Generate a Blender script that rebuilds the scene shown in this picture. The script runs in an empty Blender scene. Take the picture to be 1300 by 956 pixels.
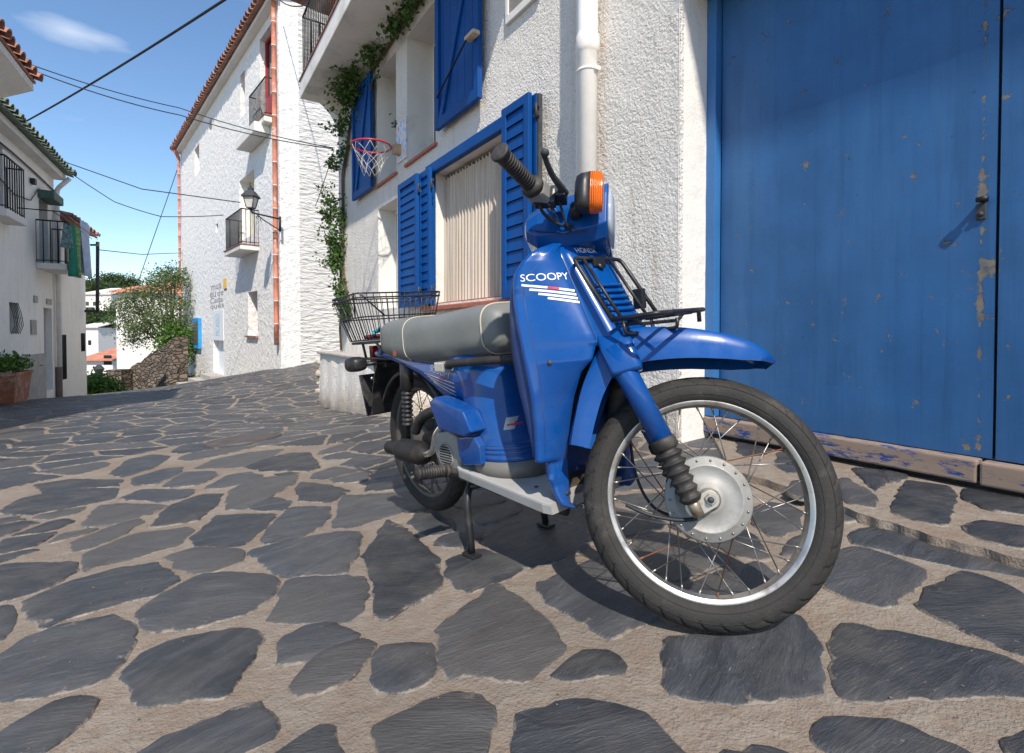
import bpy, bmesh, math, random
import numpy as np
from mathutils import Vector, Matrix
from mathutils.bvhtree import BVHTree
random.seed(7); rng = np.random.default_rng(7)
R = math.radians; PI = math.pi
scn = bpy.context.scene
col = scn.collection

# ------------------------------------------------------------------ camera maths
FPX = 650.0; PIT = math.atan(12.5 / FPX); CP, SP = math.cos(PIT), math.sin(PIT)
def ray(x, y):
    cx = (x - 650) / FPX; cy = -(y - 433.5) / FPX
    return np.array([cx, CP + cy * SP, -SP + cy * CP])
def at(x, y, Y):
    r = ray(x, y); return r * Y / r[1]

# ------------------------------------------------------------------ object helpers
def tag(o, label=None, cat=None, group=None, kind=None):
    if label: o['label'] = label
    if cat: o['category'] = cat
    if group: o['group'] = group
    if kind: o['kind'] = kind
    return o
def empty(name, mat, label, cat, group=None):
    o = bpy.data.objects.new(name, None); col.objects.link(o)
    o.empty_display_size = .1
    o.matrix_world = mat if isinstance(mat, Matrix) else Matrix.Translation(mat)
    return tag(o, label, cat, group)
class MB:
    def __init__(s): s.v = []; s.f = []; s.sm = []
    def add(s, vs, fs, smooth=False):
        b = len(s.v); s.v += [tuple(map(float, q)) for q in vs]
        for f in fs: s.f.append([b + i for i in f]); s.sm.append(smooth)
        return s
    def box(s, a, b, M=None, bev=0):
        x0, y0, z0 = [min(p, q) for p, q in zip(a, b)]; x1, y1, z1 = [max(p, q) for p, q in zip(a, b)]
        if bev > 0:
            bm = bmesh.new(); bmesh.ops.create_cube(bm, size=1)
            for v in bm.verts:
                v.co = Vector(((x0 + x1) / 2 + v.co.x * (x1 - x0), (y0 + y1) / 2 + v.co.y * (y1 - y0), (z0 + z1) / 2 + v.co.z * (z1 - z0)))
            bmesh.ops.bevel(bm, geom=bm.edges[:], offset=bev, segments=2, profile=.6, affect='EDGES')
            vs = [v.co.copy() for v in bm.verts]; fs = [[v.index for v in f.verts] for f in bm.faces]; bm.free()
        else:
            vs = [Vector(p) for p in ((x0,y0,z0),(x1,y0,z0),(x1,y1,z0),(x0,y1,z0),(x0,y0,z1),(x1,y0,z1),(x1,y1,z1),(x0,y1,z1))]
            fs = [(0,3,2,1),(4,5,6,7),(0,1,5,4),(1,2,6,5),(2,3,7,6),(3,0,4,7)]
        if M is not None: vs = [M @ v for v in vs]
        return s.add(vs, fs)
    def tube(s, pts, r, n=10, closed=False, caps=True):
        P = [Vector(p) for p in pts]; m = len(P)
        rs = r if isinstance(r, (list, tuple)) else [r] * m
        vs = []; prev = None
        for i in range(m):
            if closed: t = P[(i + 1) % m] - P[i - 1]
            else: t = P[min(i + 1, m - 1)] - P[max(i - 1, 0)]
            t.normalize()
            if prev is None:
                a = t.orthogonal().normalized()
            else:
                a = prev - t * prev.dot(t)
                a = a.normalized() if a.length > 1e-6 else t.orthogonal().normalized()
            prev = a; b = t.cross(a)
            for k in range(n):
                an = 2 * PI * k / n; vs.append(P[i] + (a * math.cos(an) + b * math.sin(an)) * rs[i])
        fs = []
        for i in range(m if closed else m - 1):
            for k in range(n):
                j = (i + 1) % m
                fs.append((i*n+k, i*n+(k+1)%n, j*n+(k+1)%n, j*n+k))
        if caps and not closed:
            fs.append(tuple(range(n - 1, -1, -1))); fs.append(tuple(range((m-1)*n, m*n)))
        return s.add(vs, fs, True)
    def lathe(s, prof, o, ax, n=32, smooth=True, caps=True):
        # prof: list of (radius, height along ax)
        o = Vector(o); ax = Vector(ax).normalized(); a = ax.orthogonal().normalized(); b = ax.cross(a)
        vs = []
        for (r, h) in prof:
            for k in range(n):
                an = 2 * PI * k / n; vs.append(o + ax * h + (a * math.cos(an) + b * math.sin(an)) * r)
        fs = [(i*n+k, i*n+(k+1)%n, (i+1)*n+(k+1)%n, (i+1)*n+k) for i in range(len(prof)-1) for k in range(n)]
        if caps and prof[0][0] > 1e-5: fs.append(tuple(range(n-1, -1, -1)))
        if caps and prof[-1][0] > 1e-5: fs.append(tuple(range((len(prof)-1)*n, len(prof)*n)))
        return s.add(vs, fs, smooth)
    def loft(s, loops, smooth=True, caps=True):
        n = len(loops[0]); vs = [p for L in loops for p in L]
        fs = [(i*n+k, i*n+(k+1)%n, (i+1)*n+(k+1)%n, (i+1)*n+k) for i in range(len(loops)-1) for k in range(n)]
        if caps: fs.append(tuple(range(n-1,-1,-1))); fs.append(tuple(range((len(loops)-1)*n, len(loops)*n)))
        return s.add(vs, fs, smooth)
    def grid(s, rows, smooth=True):
        n = len(rows[0]); vs = [p for r in rows for p in r]
        return s.add(vs, [(i*n+k, i*n+k+1, (i+1)*n+k+1, (i+1)*n+k) for i in range(len(rows)-1) for k in range(n-1)], smooth)
    def prism(s, poly, y0, y1, M=None, bev=0):
        # poly in (x,z), extruded along y
        bm = bmesh.new()
        a = [bm.verts.new((x, y0, z)) for x, z in poly]; b = [bm.verts.new((x, y1, z)) for x, z in poly]
        n = len(poly); bm.faces.new(a); bm.faces.new(b[::-1])
        for i in range(n): bm.faces.new((a[i], b[i], b[(i+1)%n], a[(i+1)%n]))
        bmesh.ops.recalc_face_normals(bm, faces=bm.faces[:])
        if bev: bmesh.ops.bevel(bm, geom=bm.edges[:], offset=bev, segments=3, profile=.6, affect='EDGES', clamp_overlap=True)
        bm.verts.index_update()
        vs = [v.co.copy() for v in bm.verts]; fs = [[v.index for v in f.verts] for f in bm.faces]; bm.free()
        if M is not None: vs = [M @ v for v in vs]
        return s.add(vs, fs)
    def mesh(s, name, fix=True):
        me = bpy.data.meshes.new(name); me.from_pydata(s.v, [], s.f)
        me.polygons.foreach_set('use_smooth', s.sm); me.update()
        if fix:
            bm = bmesh.new(); bm.from_mesh(me); bmesh.ops.recalc_face_normals(bm, faces=bm.faces[:]); bm.to_mesh(me); bm.free()
        return me
    def build(s, name, mat, parent=None, fix=True, auto=None):
        me = s.mesh(name, fix)
        if mat: me.materials.append(mat)
        o = bpy.data.objects.new(name, me); col.objects.link(o)
        if parent is not None: o.parent = parent
        if auto is not None:
            me.polygons.foreach_set('use_smooth', [True] * len(me.polygons)); me.set_sharp_from_angle(angle=R(auto))
        return o
def xf(pts, M): return [M @ Vector(p) for p in pts]
def catmull(pts, n=8, closed=False):
    P = [Vector(p) for p in pts]; out = []; m = len(P)
    for i in range(m if closed else m - 1):
        p0 = P[(i-1) % m] if (closed or i > 0) else P[0]; p1 = P[i]; p2 = P[(i+1) % m]; p3 = P[(i+2) % m] if (closed or i + 2 < m) else P[-1]
        for k in range(n):
            t = k / n; out.append(.5 * ((2*p1) + (-p0+p2)*t + (2*p0-5*p1+4*p2-p3)*t*t + (-p0+3*p1-3*p2+p3)*t**3))
    if not closed: out.append(P[-1])
    return out
def corner_path(pts, r=.01, n=4, closed=False):
    P = [Vector(p) for p in pts]; out = []; m = len(P)
    for i in range(m):
        if not closed and i in (0, m-1): out.append(P[i]); continue
        a = P[i-1] - P[i]; b = P[(i+1) % m] - P[i]; q = min(r, a.length*.45, b.length*.45)
        A = P[i] + a.normalized()*q; B = P[i] + b.normalized()*q
        for k in range(n+1):
            t = k/n; out.append(A*(1-t)**2 + P[i]*2*t*(1-t) + B*t*t)
    return out

# ------------------------------------------------------------------ materials
def newmat(name):
    m = bpy.data.materials.new(name); m.use_nodes = True; nt = m.node_tree; nt.nodes.clear()
    out = nt.nodes.new('ShaderNodeOutputMaterial'); b = nt.nodes.new('ShaderNodeBsdfPrincipled')
    nt.links.new(b.outputs[0], out.inputs[0]); return m, nt, b
def N(nt, t, **kw):
    n = nt.nodes.new(t)
    for k, v in kw.items():
        if k in n.inputs: n.inputs[k].default_value = v
        else: setattr(n, k, v)
    return n
def ramp(nt, src, stops):
    r = nt.nodes.new('ShaderNodeValToRGB'); e = r.color_ramp.elements
    while len(e) < len(stops): e.new(.5)
    for i, (p, c) in enumerate(stops):
        e[i].position = p; e[i].color = (*c, 1) if len(c) == 3 else c
    nt.links.new(src, r.inputs[0]); return r.outputs[0]
def g(v): return (v, v, v)
def noise(nt, vec, scale, detail=4, rough=.55, dist=0):
    n = N(nt, 'ShaderNodeTexNoise'); n.inputs['Scale'].default_value = scale; n.inputs['Detail'].default_value = detail
    n.inputs['Roughness'].default_value = rough; n.inputs['Distortion'].default_value = dist
    nt.links.new(vec, n.inputs['Vector']); return n.outputs['Fac']
def mixc(nt, fac, a, b, mode='MIX'):
    m = nt.nodes.new('ShaderNodeMix'); m.data_type = 'RGBA'; m.blend_type = mode
    for sock, val in ((m.inputs[0], fac), (m.inputs[6], a), (m.inputs[7], b)):
        if hasattr(val, 'is_linked') or hasattr(val, 'links'): nt.links.new(val, sock)
        elif isinstance(val, (int, float)): sock.default_value = val
        else: sock.default_value = (*val, 1)
    return m.outputs[2]
def vmap(nt, vec, scale=(1,1,1), rot=(0,0,0)):
    m = nt.nodes.new('ShaderNodeMapping'); m.inputs['Scale'].default_value = scale; m.inputs['Rotation'].default_value = rot
    nt.links.new(vec, m.inputs['Vector']); return m.outputs[0]
def bump(nt, b, h, dist, strength=1, prev=None):
    n = nt.nodes.new('ShaderNodeBump'); n.inputs['Distance'].default_value = dist; n.inputs['Strength'].default_value = strength
    nt.links.new(h, n.inputs['Height'])
    if prev: nt.links.new(prev, n.inputs['Normal'])
    nt.links.new(n.outputs[0], b.inputs['Normal']); return n.outputs[0]
def objco(nt): return nt.nodes.new('ShaderNodeTexCoord').outputs['Object']
def simple(name, c, rough=.5, metal=0, var=.15, vscale=8, bmp=0, bscale=60, coat=0, dirt=None, dscale=5, dlo=.5, dhi=.75, spec=None):
    m, nt, b = newmat(name); v = objco(nt)
    f = noise(nt, v, vscale, 5)
    lo = tuple(x * (1 - var) for x in c); hi = tuple(min(1, x * (1 + var)) for x in c)
    cc = ramp(nt, f, [(.3, lo), (.7, hi)])
    if dirt:
        d = noise(nt, v, dscale, 6, .65); dm = ramp(nt, d, [(dlo, g(0)), (dhi, g(1))]); cc = mixc(nt, dm, cc, dirt)
    nt.links.new(cc, b.inputs['Base Color'])
    rr = ramp(nt, noise(nt, v, vscale * 3, 4), [(.3, g(max(.03, rough - .08))), (.7, g(min(1, rough + .08)))]); nt.links.new(rr, b.inputs['Roughness'])
    b.inputs['Metallic'].default_value = metal
    if coat: b.inputs['Coat Weight'].default_value = coat; b.inputs['Coat Roughness'].default_value = .06
    if spec is not None: b.inputs['Specular IOR Level'].default_value = spec
    if bmp: bump(nt, b, noise(nt, v, bscale, 5, .6), bmp)
    return m
def stucco(name, c, dirtc, coarse=26, dist=.02, dirtamt=(.52, .8), fine=110, stretch=(1,1,1), streak=True, house=False):
    m, nt, b = newmat(name); v = vmap(nt, objco(nt), stretch)
    big = noise(nt, v, 1.3, 5, .6)
    n1 = noise(nt, v, coarse, 8, .68, .05); n2 = noise(nt, v, fine, 3, .6); n3 = noise(nt, v, 5, 3, .5)
    if house:
        vo = N(nt, 'ShaderNodeTexVoronoi', feature='SMOOTH_F1'); vo.inputs['Scale'].default_value = 58; vo.inputs['Smoothness'].default_value = .6
        wv = N(nt, 'ShaderNodeVectorMath', operation='MULTIPLY_ADD'); nz0 = N(nt, 'ShaderNodeTexNoise'); nz0.inputs['Scale'].default_value = 20; nz0.inputs['Detail'].default_value = 4; nt.links.new(v, nz0.inputs['Vector'])
        nt.links.new(nz0.outputs['Color'], wv.inputs[0]); wv.inputs[1].default_value = (.05, .05, .05); nt.links.new(v, wv.inputs[2]); nt.links.new(wv.outputs[0], vo.inputs['Vector'])
        k1 = N(nt, 'ShaderNodeMath', operation='MULTIPLY_ADD'); nt.links.new(vo.outputs['Distance'], k1.inputs[0]); k1.inputs[1].default_value = -.55; k1.inputs[2].default_value = .42
        patch = ramp(nt, noise(nt, v, 2.1, 4, .6), [(.35, g(.35)), (.65, g(1.0))])
        k2 = N(nt, 'ShaderNodeMath', operation='MULTIPLY'); nt.links.new(k1.outputs[0], k2.inputs[0]); nt.links.new(patch, k2.inputs[1])
        k3 = N(nt, 'ShaderNodeMath', operation='MULTIPLY_ADD'); nt.links.new(n1, k3.inputs[0]); k3.inputs[1].default_value = .8; nt.links.new(k2.outputs[0], k3.inputs[2]); n1b = k3.outputs[0]
    else: n1b = n1
    cc = ramp(nt, big, [(.3, tuple(x * .93 for x in c)), (.7, c)])
    if streak:
        sv = vmap(nt, v, (6, 6, .5)); st = noise(nt, sv, 1.6, 5, .65)
        cc = mixc(nt, ramp(nt, st, [(dirtamt[0], g(0)), (dirtamt[1], g(.75))]), cc, dirtc)
    if house:
        sp_ = N(nt, 'ShaderNodeSeparateXYZ'); nt.links.new(objco(nt), sp_.inputs[0])
        zz = N(nt, 'ShaderNodeMath', operation='MULTIPLY_ADD'); nt.links.new(sp_.outputs[0], zz.inputs[0]); zz.inputs[1].default_value = .078; nt.links.new(sp_.outputs[2], zz.inputs[2])
        nz = N(nt, 'ShaderNodeMath', operation='MULTIPLY_ADD'); nt.links.new(noise(nt, v, 4, 6, .7), nz.inputs[0]); nz.inputs[1].default_value = -.7; nt.links.new(zz.outputs[0], nz.inputs[2])
        cc = mixc(nt, ramp(nt, nz.outputs[0], [(0, g(0)), (1, g(0))]), cc, c)
        mr = N(nt, 'ShaderNodeMapRange'); nt.links.new(nz.outputs[0], mr.inputs[0]); mr.inputs[1].default_value = -1.0; mr.inputs[2].default_value = -.62; mr.inputs[3].default_value = .75; mr.inputs[4].default_value = 0
        cc = mixc(nt, mr.outputs[0], cc, (.42, .34, .26))
        # rust-brown run beside the downpipe
        dx = N(nt, 'ShaderNodeMath', operation='SUBTRACT'); nt.links.new(sp_.outputs[0], dx.inputs[0]); dx.inputs[1].default_value = DSX - .105
        da = N(nt, 'ShaderNodeMath', operation='ABSOLUTE'); nt.links.new(dx.outputs[0], da.inputs[0])
        dm = N(nt, 'ShaderNodeMapRange'); nt.links.new(da.outputs[0], dm.inputs[0]); dm.inputs[1].default_value = .0; dm.inputs[2].default_value = .055; dm.inputs[3].default_value = 1; dm.inputs[4].default_value = 0
        rn = ramp(nt, noise(nt, vmap(nt, v, (8, 8, 1.2)), 2, 6, .7), [(.42, g(0)), (.66, g(.7))]); dmm = N(nt, 'ShaderNodeMath', operation='MULTIPLY'); nt.links.new(dm.outputs[0], dmm.inputs[0]); nt.links.new(rn, dmm.inputs[1])
        cc = mixc(nt, dmm.outputs[0], cc, (.50, .33, .20))
        gp = ramp(nt, noise(nt, v, 2.6, 7, .72), [(.54, g(0)), (.72, g(.4))]); cc = mixc(nt, gp, cc, (.52, .49, .45))
    pit = ramp(nt, n1, [(.28, g(.35)), (.42, g(0))]); cc = mixc(nt, pit, cc, tuple(x * .6 for x in c))
    nt.links.new(cc, b.inputs['Base Color']); b.inputs['Roughness'].default_value = .92; b.inputs['Specular IOR Level'].default_value = .2
    mm = N(nt, 'ShaderNodeMath', operation='MULTIPLY_ADD'); nt.links.new(n2, mm.inputs[0]); mm.inputs[1].default_value = .25; nt.links.new(n1b, mm.inputs[2])
    m2 = N(nt, 'ShaderNodeMath', operation='MULTIPLY_ADD'); nt.links.new(n3, m2.inputs[0]); m2.inputs[1].default_value = 1.2; nt.links.new(mm.outputs[0], m2.inputs[2])
    bump(nt, b, m2.outputs[0], dist); return m
def scuffed(name, c, under, rough=.45, amt=(.66, .7), scale=7, stretch=(1,1,1), fade=None, bmp=.002, var=.12, spec=.5, seam=None):
    m, nt, b = newmat(name); v = vmap(nt, objco(nt), stretch)
    base = ramp(nt, noise(nt, v, 2.2, 5, .6), [(.3, tuple(x*(1-var) for x in c)), (.7, tuple(x*(1+var) for x in c))])
    if fade: base = mixc(nt, ramp(nt, noise(nt, vmap(nt, v, (2, 2, .35)), 3, 5, .6), [(.45, g(0)), (.8, g(.5))]), base, fade)
    b.inputs['Specular IOR Level'].default_value = spec
    n = noise(nt, v, scale, 8, .72)
    if seam is not None:
        sp_ = N(nt, 'ShaderNodeSeparateXYZ'); nt.links.new(objco(nt), sp_.inputs[0])
        def near(sock, c_, w_, amt_):
            s1 = N(nt, 'ShaderNodeMath', operation='SUBTRACT'); nt.links.new(sock, s1.inputs[0]); s1.inputs[1].default_value = c_
            s2 = N(nt, 'ShaderNodeMath', operation='ABSOLUTE'); nt.links.new(s1.outputs[0], s2.inputs[0])
            r_ = N(nt, 'ShaderNodeMapRange'); nt.links.new(s2.outputs[0], r_.inputs[0]); r_.inputs[1].default_value = 0; r_.inputs[2].default_value = w_; r_.inputs[3].default_value = amt_; r_.inputs[4].default_value = 0; return r_.outputs[0]
        zz_ = near(sp_.outputs[2], .30, .6, .068); xx_ = near(sp_.outputs[0], seam, .11, 1.0)
        pm_ = N(nt, 'ShaderNodeMath', operation='MULTIPLY'); nt.links.new(zz_, pm_.inputs[0]); nt.links.new(xx_, pm_.inputs[1])
        e2_ = near(sp_.outputs[0], seam, .014, .11); a1 = N(nt, 'ShaderNodeMath', operation='ADD'); nt.links.new(pm_.outputs[0], a1.inputs[0]); nt.links.new(e2_, a1.inputs[1])
        a2 = N(nt, 'ShaderNodeMath', operation='ADD'); nt.links.new(a1.outputs[0], a2.inputs[0]); nt.links.new(n, a2.inputs[1]); n = a2.outputs[0]
        gr_ = noise(nt, vmap(nt, objco(nt), (40, 40, 1.2)), 1.0, 6, .7); base = mixc(nt, ramp(nt, gr_, [(.50, g(0)), (.75, g(.5))]), base, tuple(x*.55 for x in c))
        sp2 = noise(nt, v, 26, 3, .6); base = mixc(nt, ramp(nt, sp2, [(.70, g(0)), (.735, g(.85))]), base, (.03, .055, .09))
        lowz = N(nt, 'ShaderNodeMapRange'); nt.links.new(sp_.outputs[2], lowz.inputs[0]); lowz.inputs[1].default_value = -.47; lowz.inputs[2].default_value = -.30; lowz.inputs[3].default_value = .55; lowz.inputs[4].default_value = 0
        ml = N(nt, 'ShaderNodeMath', operation='MULTIPLY'); nt.links.new(lowz.outputs[0], ml.inputs[0]); nt.links.new(noise(nt, v, 5, 5, .7), ml.inputs[1]); base = mixc(nt, ml.outputs[0], base, (.02, .06, .14))
    chip = ramp(nt, n, [(amt[0], g(0)), (amt[1], g(1))])
    uc = ramp(nt, noise(nt, v, 30, 4), [(.3, tuple(x*.6 for x in under)), (.7, under)])
    nt.links.new(mixc(nt, chip, base, uc), b.inputs['Base Color'])
    b.inputs['Roughness'].default_value = rough
    bump(nt, b, chip, -bmp); return m

M = {}
SEAM = -1.165; DSX = .70
M['stucco'] = stucco('stucco', (.86, .82, .765), (.55, .47, .39), 40, .028, (.54, .85), house=True)
M['reveal'] = stucco('reveal_plaster', (.74, .71, .67), (.55, .5, .44), 14, .008, (.6, .9))
M['museum'] = stucco('whitewashed_rubble', (.86, .85, .83), (.64, .61, .57), 9, .045, (.6, .95), 40)
M['museum_course'] = stucco('whitewashed_courses', (.74, .73, .71), (.56, .53, .49), 3.4, .08, (.6, .95), 30, (.7, .7, 2.6))
M['plaster'] = stucco('lime_plaster', (.88, .85, .79), (.52, .46, .39), 9, .006, (.52, .85))
M['smooth_white'] = simple('white_render', (.72, .7, .66), .85, var=.05, vscale=3, bmp=.003, bscale=20, dirt=(.5,.46,.4), dscale=2.2, dlo=.55, dhi=.85)
M['concrete'] = simple('grey_concrete', (.38, .36, .33), .9, var=.15, vscale=5, bmp=.004, bscale=30)
M['soffit'] = simple('soffit_plaster', (.78, .75, .70), .9, var=.08, vscale=2, bmp=.003, bscale=14, dirt=(.4,.37,.33), dscale=1.6)
M['orange_brick'] = simple('orange_brick', (.52, .19, .12), .85, var=.2, vscale=9, bmp=.01, bscale=20, dirt=(.75,.62,.55), dscale=4, dlo=.56, dhi=.7)
M['tile'] = simple('clay_tile', (.33, .155, .11), .85, var=.25, vscale=3, bmp=.004, dirt=(.1,.09,.08), dscale=4, dlo=.5, dhi=.7)
M['green_tile'] = simple('mossy_green_tile', (.11, .15, .11), .75, var=.35, vscale=5, bmp=.004, dirt=(.3,.3,.26), dscale=5)
M['sill'] = simple('red_sill_tile', (.4, .13, .08), .7, var=.2, vscale=10, bmp=.002)
M['shutter'] = scuffed('shutter_paint', (.0008, .056, .235), (.2, .25, .32), .5, (.72, .74), 9, fade=(.002, .085, .31), spec=.25)
M['door'] = scuffed('door_paint', (.020, .100, .258), (.22, .19, .155), .5, (.635, .65), 11, fade=(.055, .165, .35), var=.2, seam=SEAM)
M['doorframe'] = scuffed('door_frame_paint', (.03, .14, .36), (.3, .3, .3), .45, (.74, .76), 8, fade=(.08, .25, .55))
M['threshold'] = scuffed('worn_threshold_wood', (.26, .195, .15), (.012, .06, .26), .8, (.52, .60), 9, (1.2, 4, 5), bmp=.001)
M['iron'] = simple('black_iron', (.015, .016, .018), .5, .4, var=.3, vscale=20)
M['oldiron'] = simple('weathered_iron', (.05, .055, .06), .7, .3, var=.3, vscale=12)
M['cable'] = simple('cable_sheath', (.012, .014, .02), .6)
M['pvc'] = simple('painted_pipe', (.78, .75, .71), .55, var=.05, vscale=6, bmp=.001, dirt=(.62,.56,.48), dscale=5, dlo=.58, dhi=.8)
M['glass'] = simple('dark_glass', (.02, .025, .03), .08, spec=.8)
M['red'] = simple('dark_red_paint', (.3, .02, .03), .5)
M['cream'] = simple('cream_blind', (.6, .55, .42), .8)
M['skyblue'] = simple('bright_blue_paint', (.03, .3, .65), .5)
M['ink'] = simple('grey_ink', (.3, .3, .32), .8, var=.05)
M['ink_blue'] = simple('pale_blue_ink', (.3, .5, .72), .8, var=.05)
M['yellow'] = simple('yellow_ink', (.8, .5, .1), .8, var=.05)
M['navy'] = simple('navy_ink', (.03, .05, .15), .8, var=.05)
M['banner'] = simple('banner_cloth', (.72, .76, .8), .8, var=.05)
M['terracotta'] = simple('terracotta_planter', (.35, .13, .07), .85, var=.25, vscale=6, bmp=.003, dirt=(.5,.42,.36), dscale=7)
M['soil'] = simple('soil', (.05, .035, .025), .95)
M['bark'] = simple('bark', (.12, .09, .065), .9, var=.4, vscale=12, bmp=.01, bscale=40)
M['stem'] = simple('ivy_stem', (.14, .1, .07), .9, var=.3, vscale=30)
# scooter
def carpaint():
    m, nt, b = newmat('blue_scooter_paint'); v = objco(nt)
    cc = ramp(nt, noise(nt, v, 5, 3), [(.3, (.0003, .052, .235)), (.7, (.0006, .068, .29))])
    dust = ramp(nt, noise(nt, v, 14, 7, .7), [(.55, g(0)), (.9, g(.22))])
    cc = mixc(nt, dust, cc, (.03, .12, .27)); sc = ramp(nt, noise(nt, vmap(nt, v, (3, 30, 6)), 14, 6, .7), [(.7, g(0)), (.74, g(.5))])
    cc = mixc(nt, sc, cc, (.2, .28, .5))
    sx3 = ramp(nt, noise(nt, vmap(nt, v, (26, 4, 3), (.4, .3, .2)), 9, 6, .75), [(.69, g(0)), (.72, g(.45))]); cc = mixc(nt, sx3, cc, (.12, .2, .42))
    sp_ = N(nt, 'ShaderNodeSeparateXYZ'); nt.links.new(v, sp_.inputs[0]); mr = N(nt, 'ShaderNodeMapRange'); nt.links.new(sp_.outputs[2], mr.inputs[0]); mr.inputs[1].default_value = .62; mr.inputs[2].default_value = .22; mr.inputs[3].default_value = 0; mr.inputs[4].default_value = .45
    mm = N(nt, 'ShaderNodeMath', operation='MULTIPLY'); nt.links.new(mr.outputs[0], mm.inputs[0]); nt.links.new(ramp(nt, noise(nt, v, 9, 8, .75), [(.40, g(0)), (.72, g(1))]), mm.inputs[1]); cc = mixc(nt, mm.outputs[0], cc, (.10, .10, .12))
    nt.links.new(cc, b.inputs['Base Color'])
    nt.links.new(ramp(nt, noise(nt, v, 20, 6, .7), [(.3, g(.20)), (.75, g(.42))]), b.inputs['Roughness'])
    b.inputs['Coat Weight'].default_value = .6; b.inputs['Coat Roughness'].default_value = .09; b.inputs['Specular IOR Level'].default_value = .18
    bump(nt, b, noise(nt, v, 6, 2), .004, .25); return m
M['paint'] = carpaint()
M['paint_dark'] = simple('dark_blue_plastic', (.012, .04, .16), .5, var=.15, dirt=(.08,.1,.15), dscale=9, dlo=.55, dhi=.8)
M['blackplastic'] = simple('black_plastic', (.014, .014, .016), .42, var=.2, dirt=(.06,.055,.05), dscale=14, dlo=.52, dhi=.75)
M['rubber'] = simple('rubber', (.018, .017, .017), .62, var=.25, vscale=20, dirt=(.1,.085,.07), dscale=16, dlo=.5, dhi=.78)
def tyre_mat():
    m, nt, b = newmat('tyre_rubber'); v = objco(nt)
    n = noise(nt, v, 14, 7, .7); cc = ramp(nt, n, [(.3, (.012, .0115, .011)), (.55, (.022, .0205, .019)), (.8, (.075, .067, .056))])
    nt.links.new(cc, b.inputs['Base Color']); b.inputs['Roughness'].default_value = .78
    bump(nt, b, noise(nt, v, 150, 4), .0012); return m
M['tyre'] = tyre_mat()
M['rim'] = simple('dull_chrome_rim', (.40, .385, .36), .36, .85, var=.15, dirt=(.22,.15,.1), dscale=18, dlo=.5, dhi=.75)
M['chrome'] = simple('chrome', (.7, .7, .7), .18, 1, var=.1, dirt=(.3,.22,.15), dscale=30, dlo=.58, dhi=.75)
M['oldchrome'] = simple('tarnished_chrome', (.42, .38, .32), .38, .7, var=.2, dirt=(.25,.17,.1), dscale=40, dlo=.5, dhi=.7)
M['spoke'] = simple('spoke_steel', (.33, .32, .30), .4, .8, var=.3, vscale=30, dirt=(.2,.09,.045), dscale=9, dlo=.60, dhi=.7)
M['rustyspoke'] = simple('rusty_spoke_steel', (.22, .09, .045), .8, .2, var=.3, vscale=30)
M['alloy'] = simple('cast_alloy', (.27, .27, .26), .55, .25, var=.12, bmp=.0008, dirt=(.13,.105,.08), dscale=16, dlo=.50, dhi=.78)
M['seat'] = simple('grey_vinyl_seat', (.165, .175, .168), .48, var=.12, vscale=6, bmp=.0006, bscale=400, dirt=(.2,.2,.18), dscale=7, dlo=.55, dhi=.8)
M['piping'] = simple('cream_piping', (.46, .43, .35), .55, var=.1)
M['greyplastic'] = simple('grey_floor_plastic', (.36, .355, .34), .6, var=.12, vscale=6, bmp=.0006, bscale=300, dirt=(.2,.18,.15), dscale=9, dlo=.52, dhi=.78)
M['skirt'] = simple('mid_grey_plastic', (.14, .135, .125), .6, var=.15)
M['muffler'] = simple('muffler_steel', (.022, .021, .02), .6, .3, var=.3, dirt=(.07,.05,.035), dscale=12)
M['grimyrim'] = simple('grimy_rim', (.11, .10, .09), .6, .5, var=.3, dirt=(.1,.07,.045), dscale=14)
M['grimyspoke'] = simple('grimy_spoke', (.07, .055, .045), .7, .4, var=.3)
M['frame'] = simple('grimy_frame', (.035, .032, .03), .7, .2, var=.3, dirt=(.12,.085,.055), dscale=14, dlo=.48, dhi=.72)
M['white_ink'] = simple('white_decal', (.8, .8, .8), .4, var=.03)
M['silver_ink'] = simple('silver_decal', (.42, .42, .42), .4, .3, var=.05)
M['red_ink'] = simple('red_decal', (.65, .02, .03), .4, var=.03)
M['foil'] = simple('silver_foil_sticker', (.6, .6, .58), .3, .7, var=.1)
M['teal'] = simple('teal_rubber_cord', (.02, .25, .33), .55)
M['maroon'] = simple('maroon_cord', (.16, .03, .04), .7)
def lens(name, c):
    m, nt, b = newmat(name); b.inputs['Base Color'].default_value = (*c, 1); b.inputs['Roughness'].default_value = .12
    v = objco(nt); w = N(nt, 'ShaderNodeTexWave'); w.inputs['Scale'].default_value = 70; nt.links.new(v, w.inputs['Vector']); bump(nt, b, w.outputs['Fac'], .002)
    b.inputs['Transmission Weight'].default_value = .25; b.inputs['Subsurface Weight'].default_value = .2; b.inputs['Subsurface Radius'].default_value = (.01, .005, .002)
    return m
M['amber'] = lens('amber_lens', (.95, .2, .01)); M['redlens'] = lens('red_lens', (.18, .008, .008))
M['clearlens'] = simple('headlamp_glass', (.45, .5, .55), .08, .2, coat=1)
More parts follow.
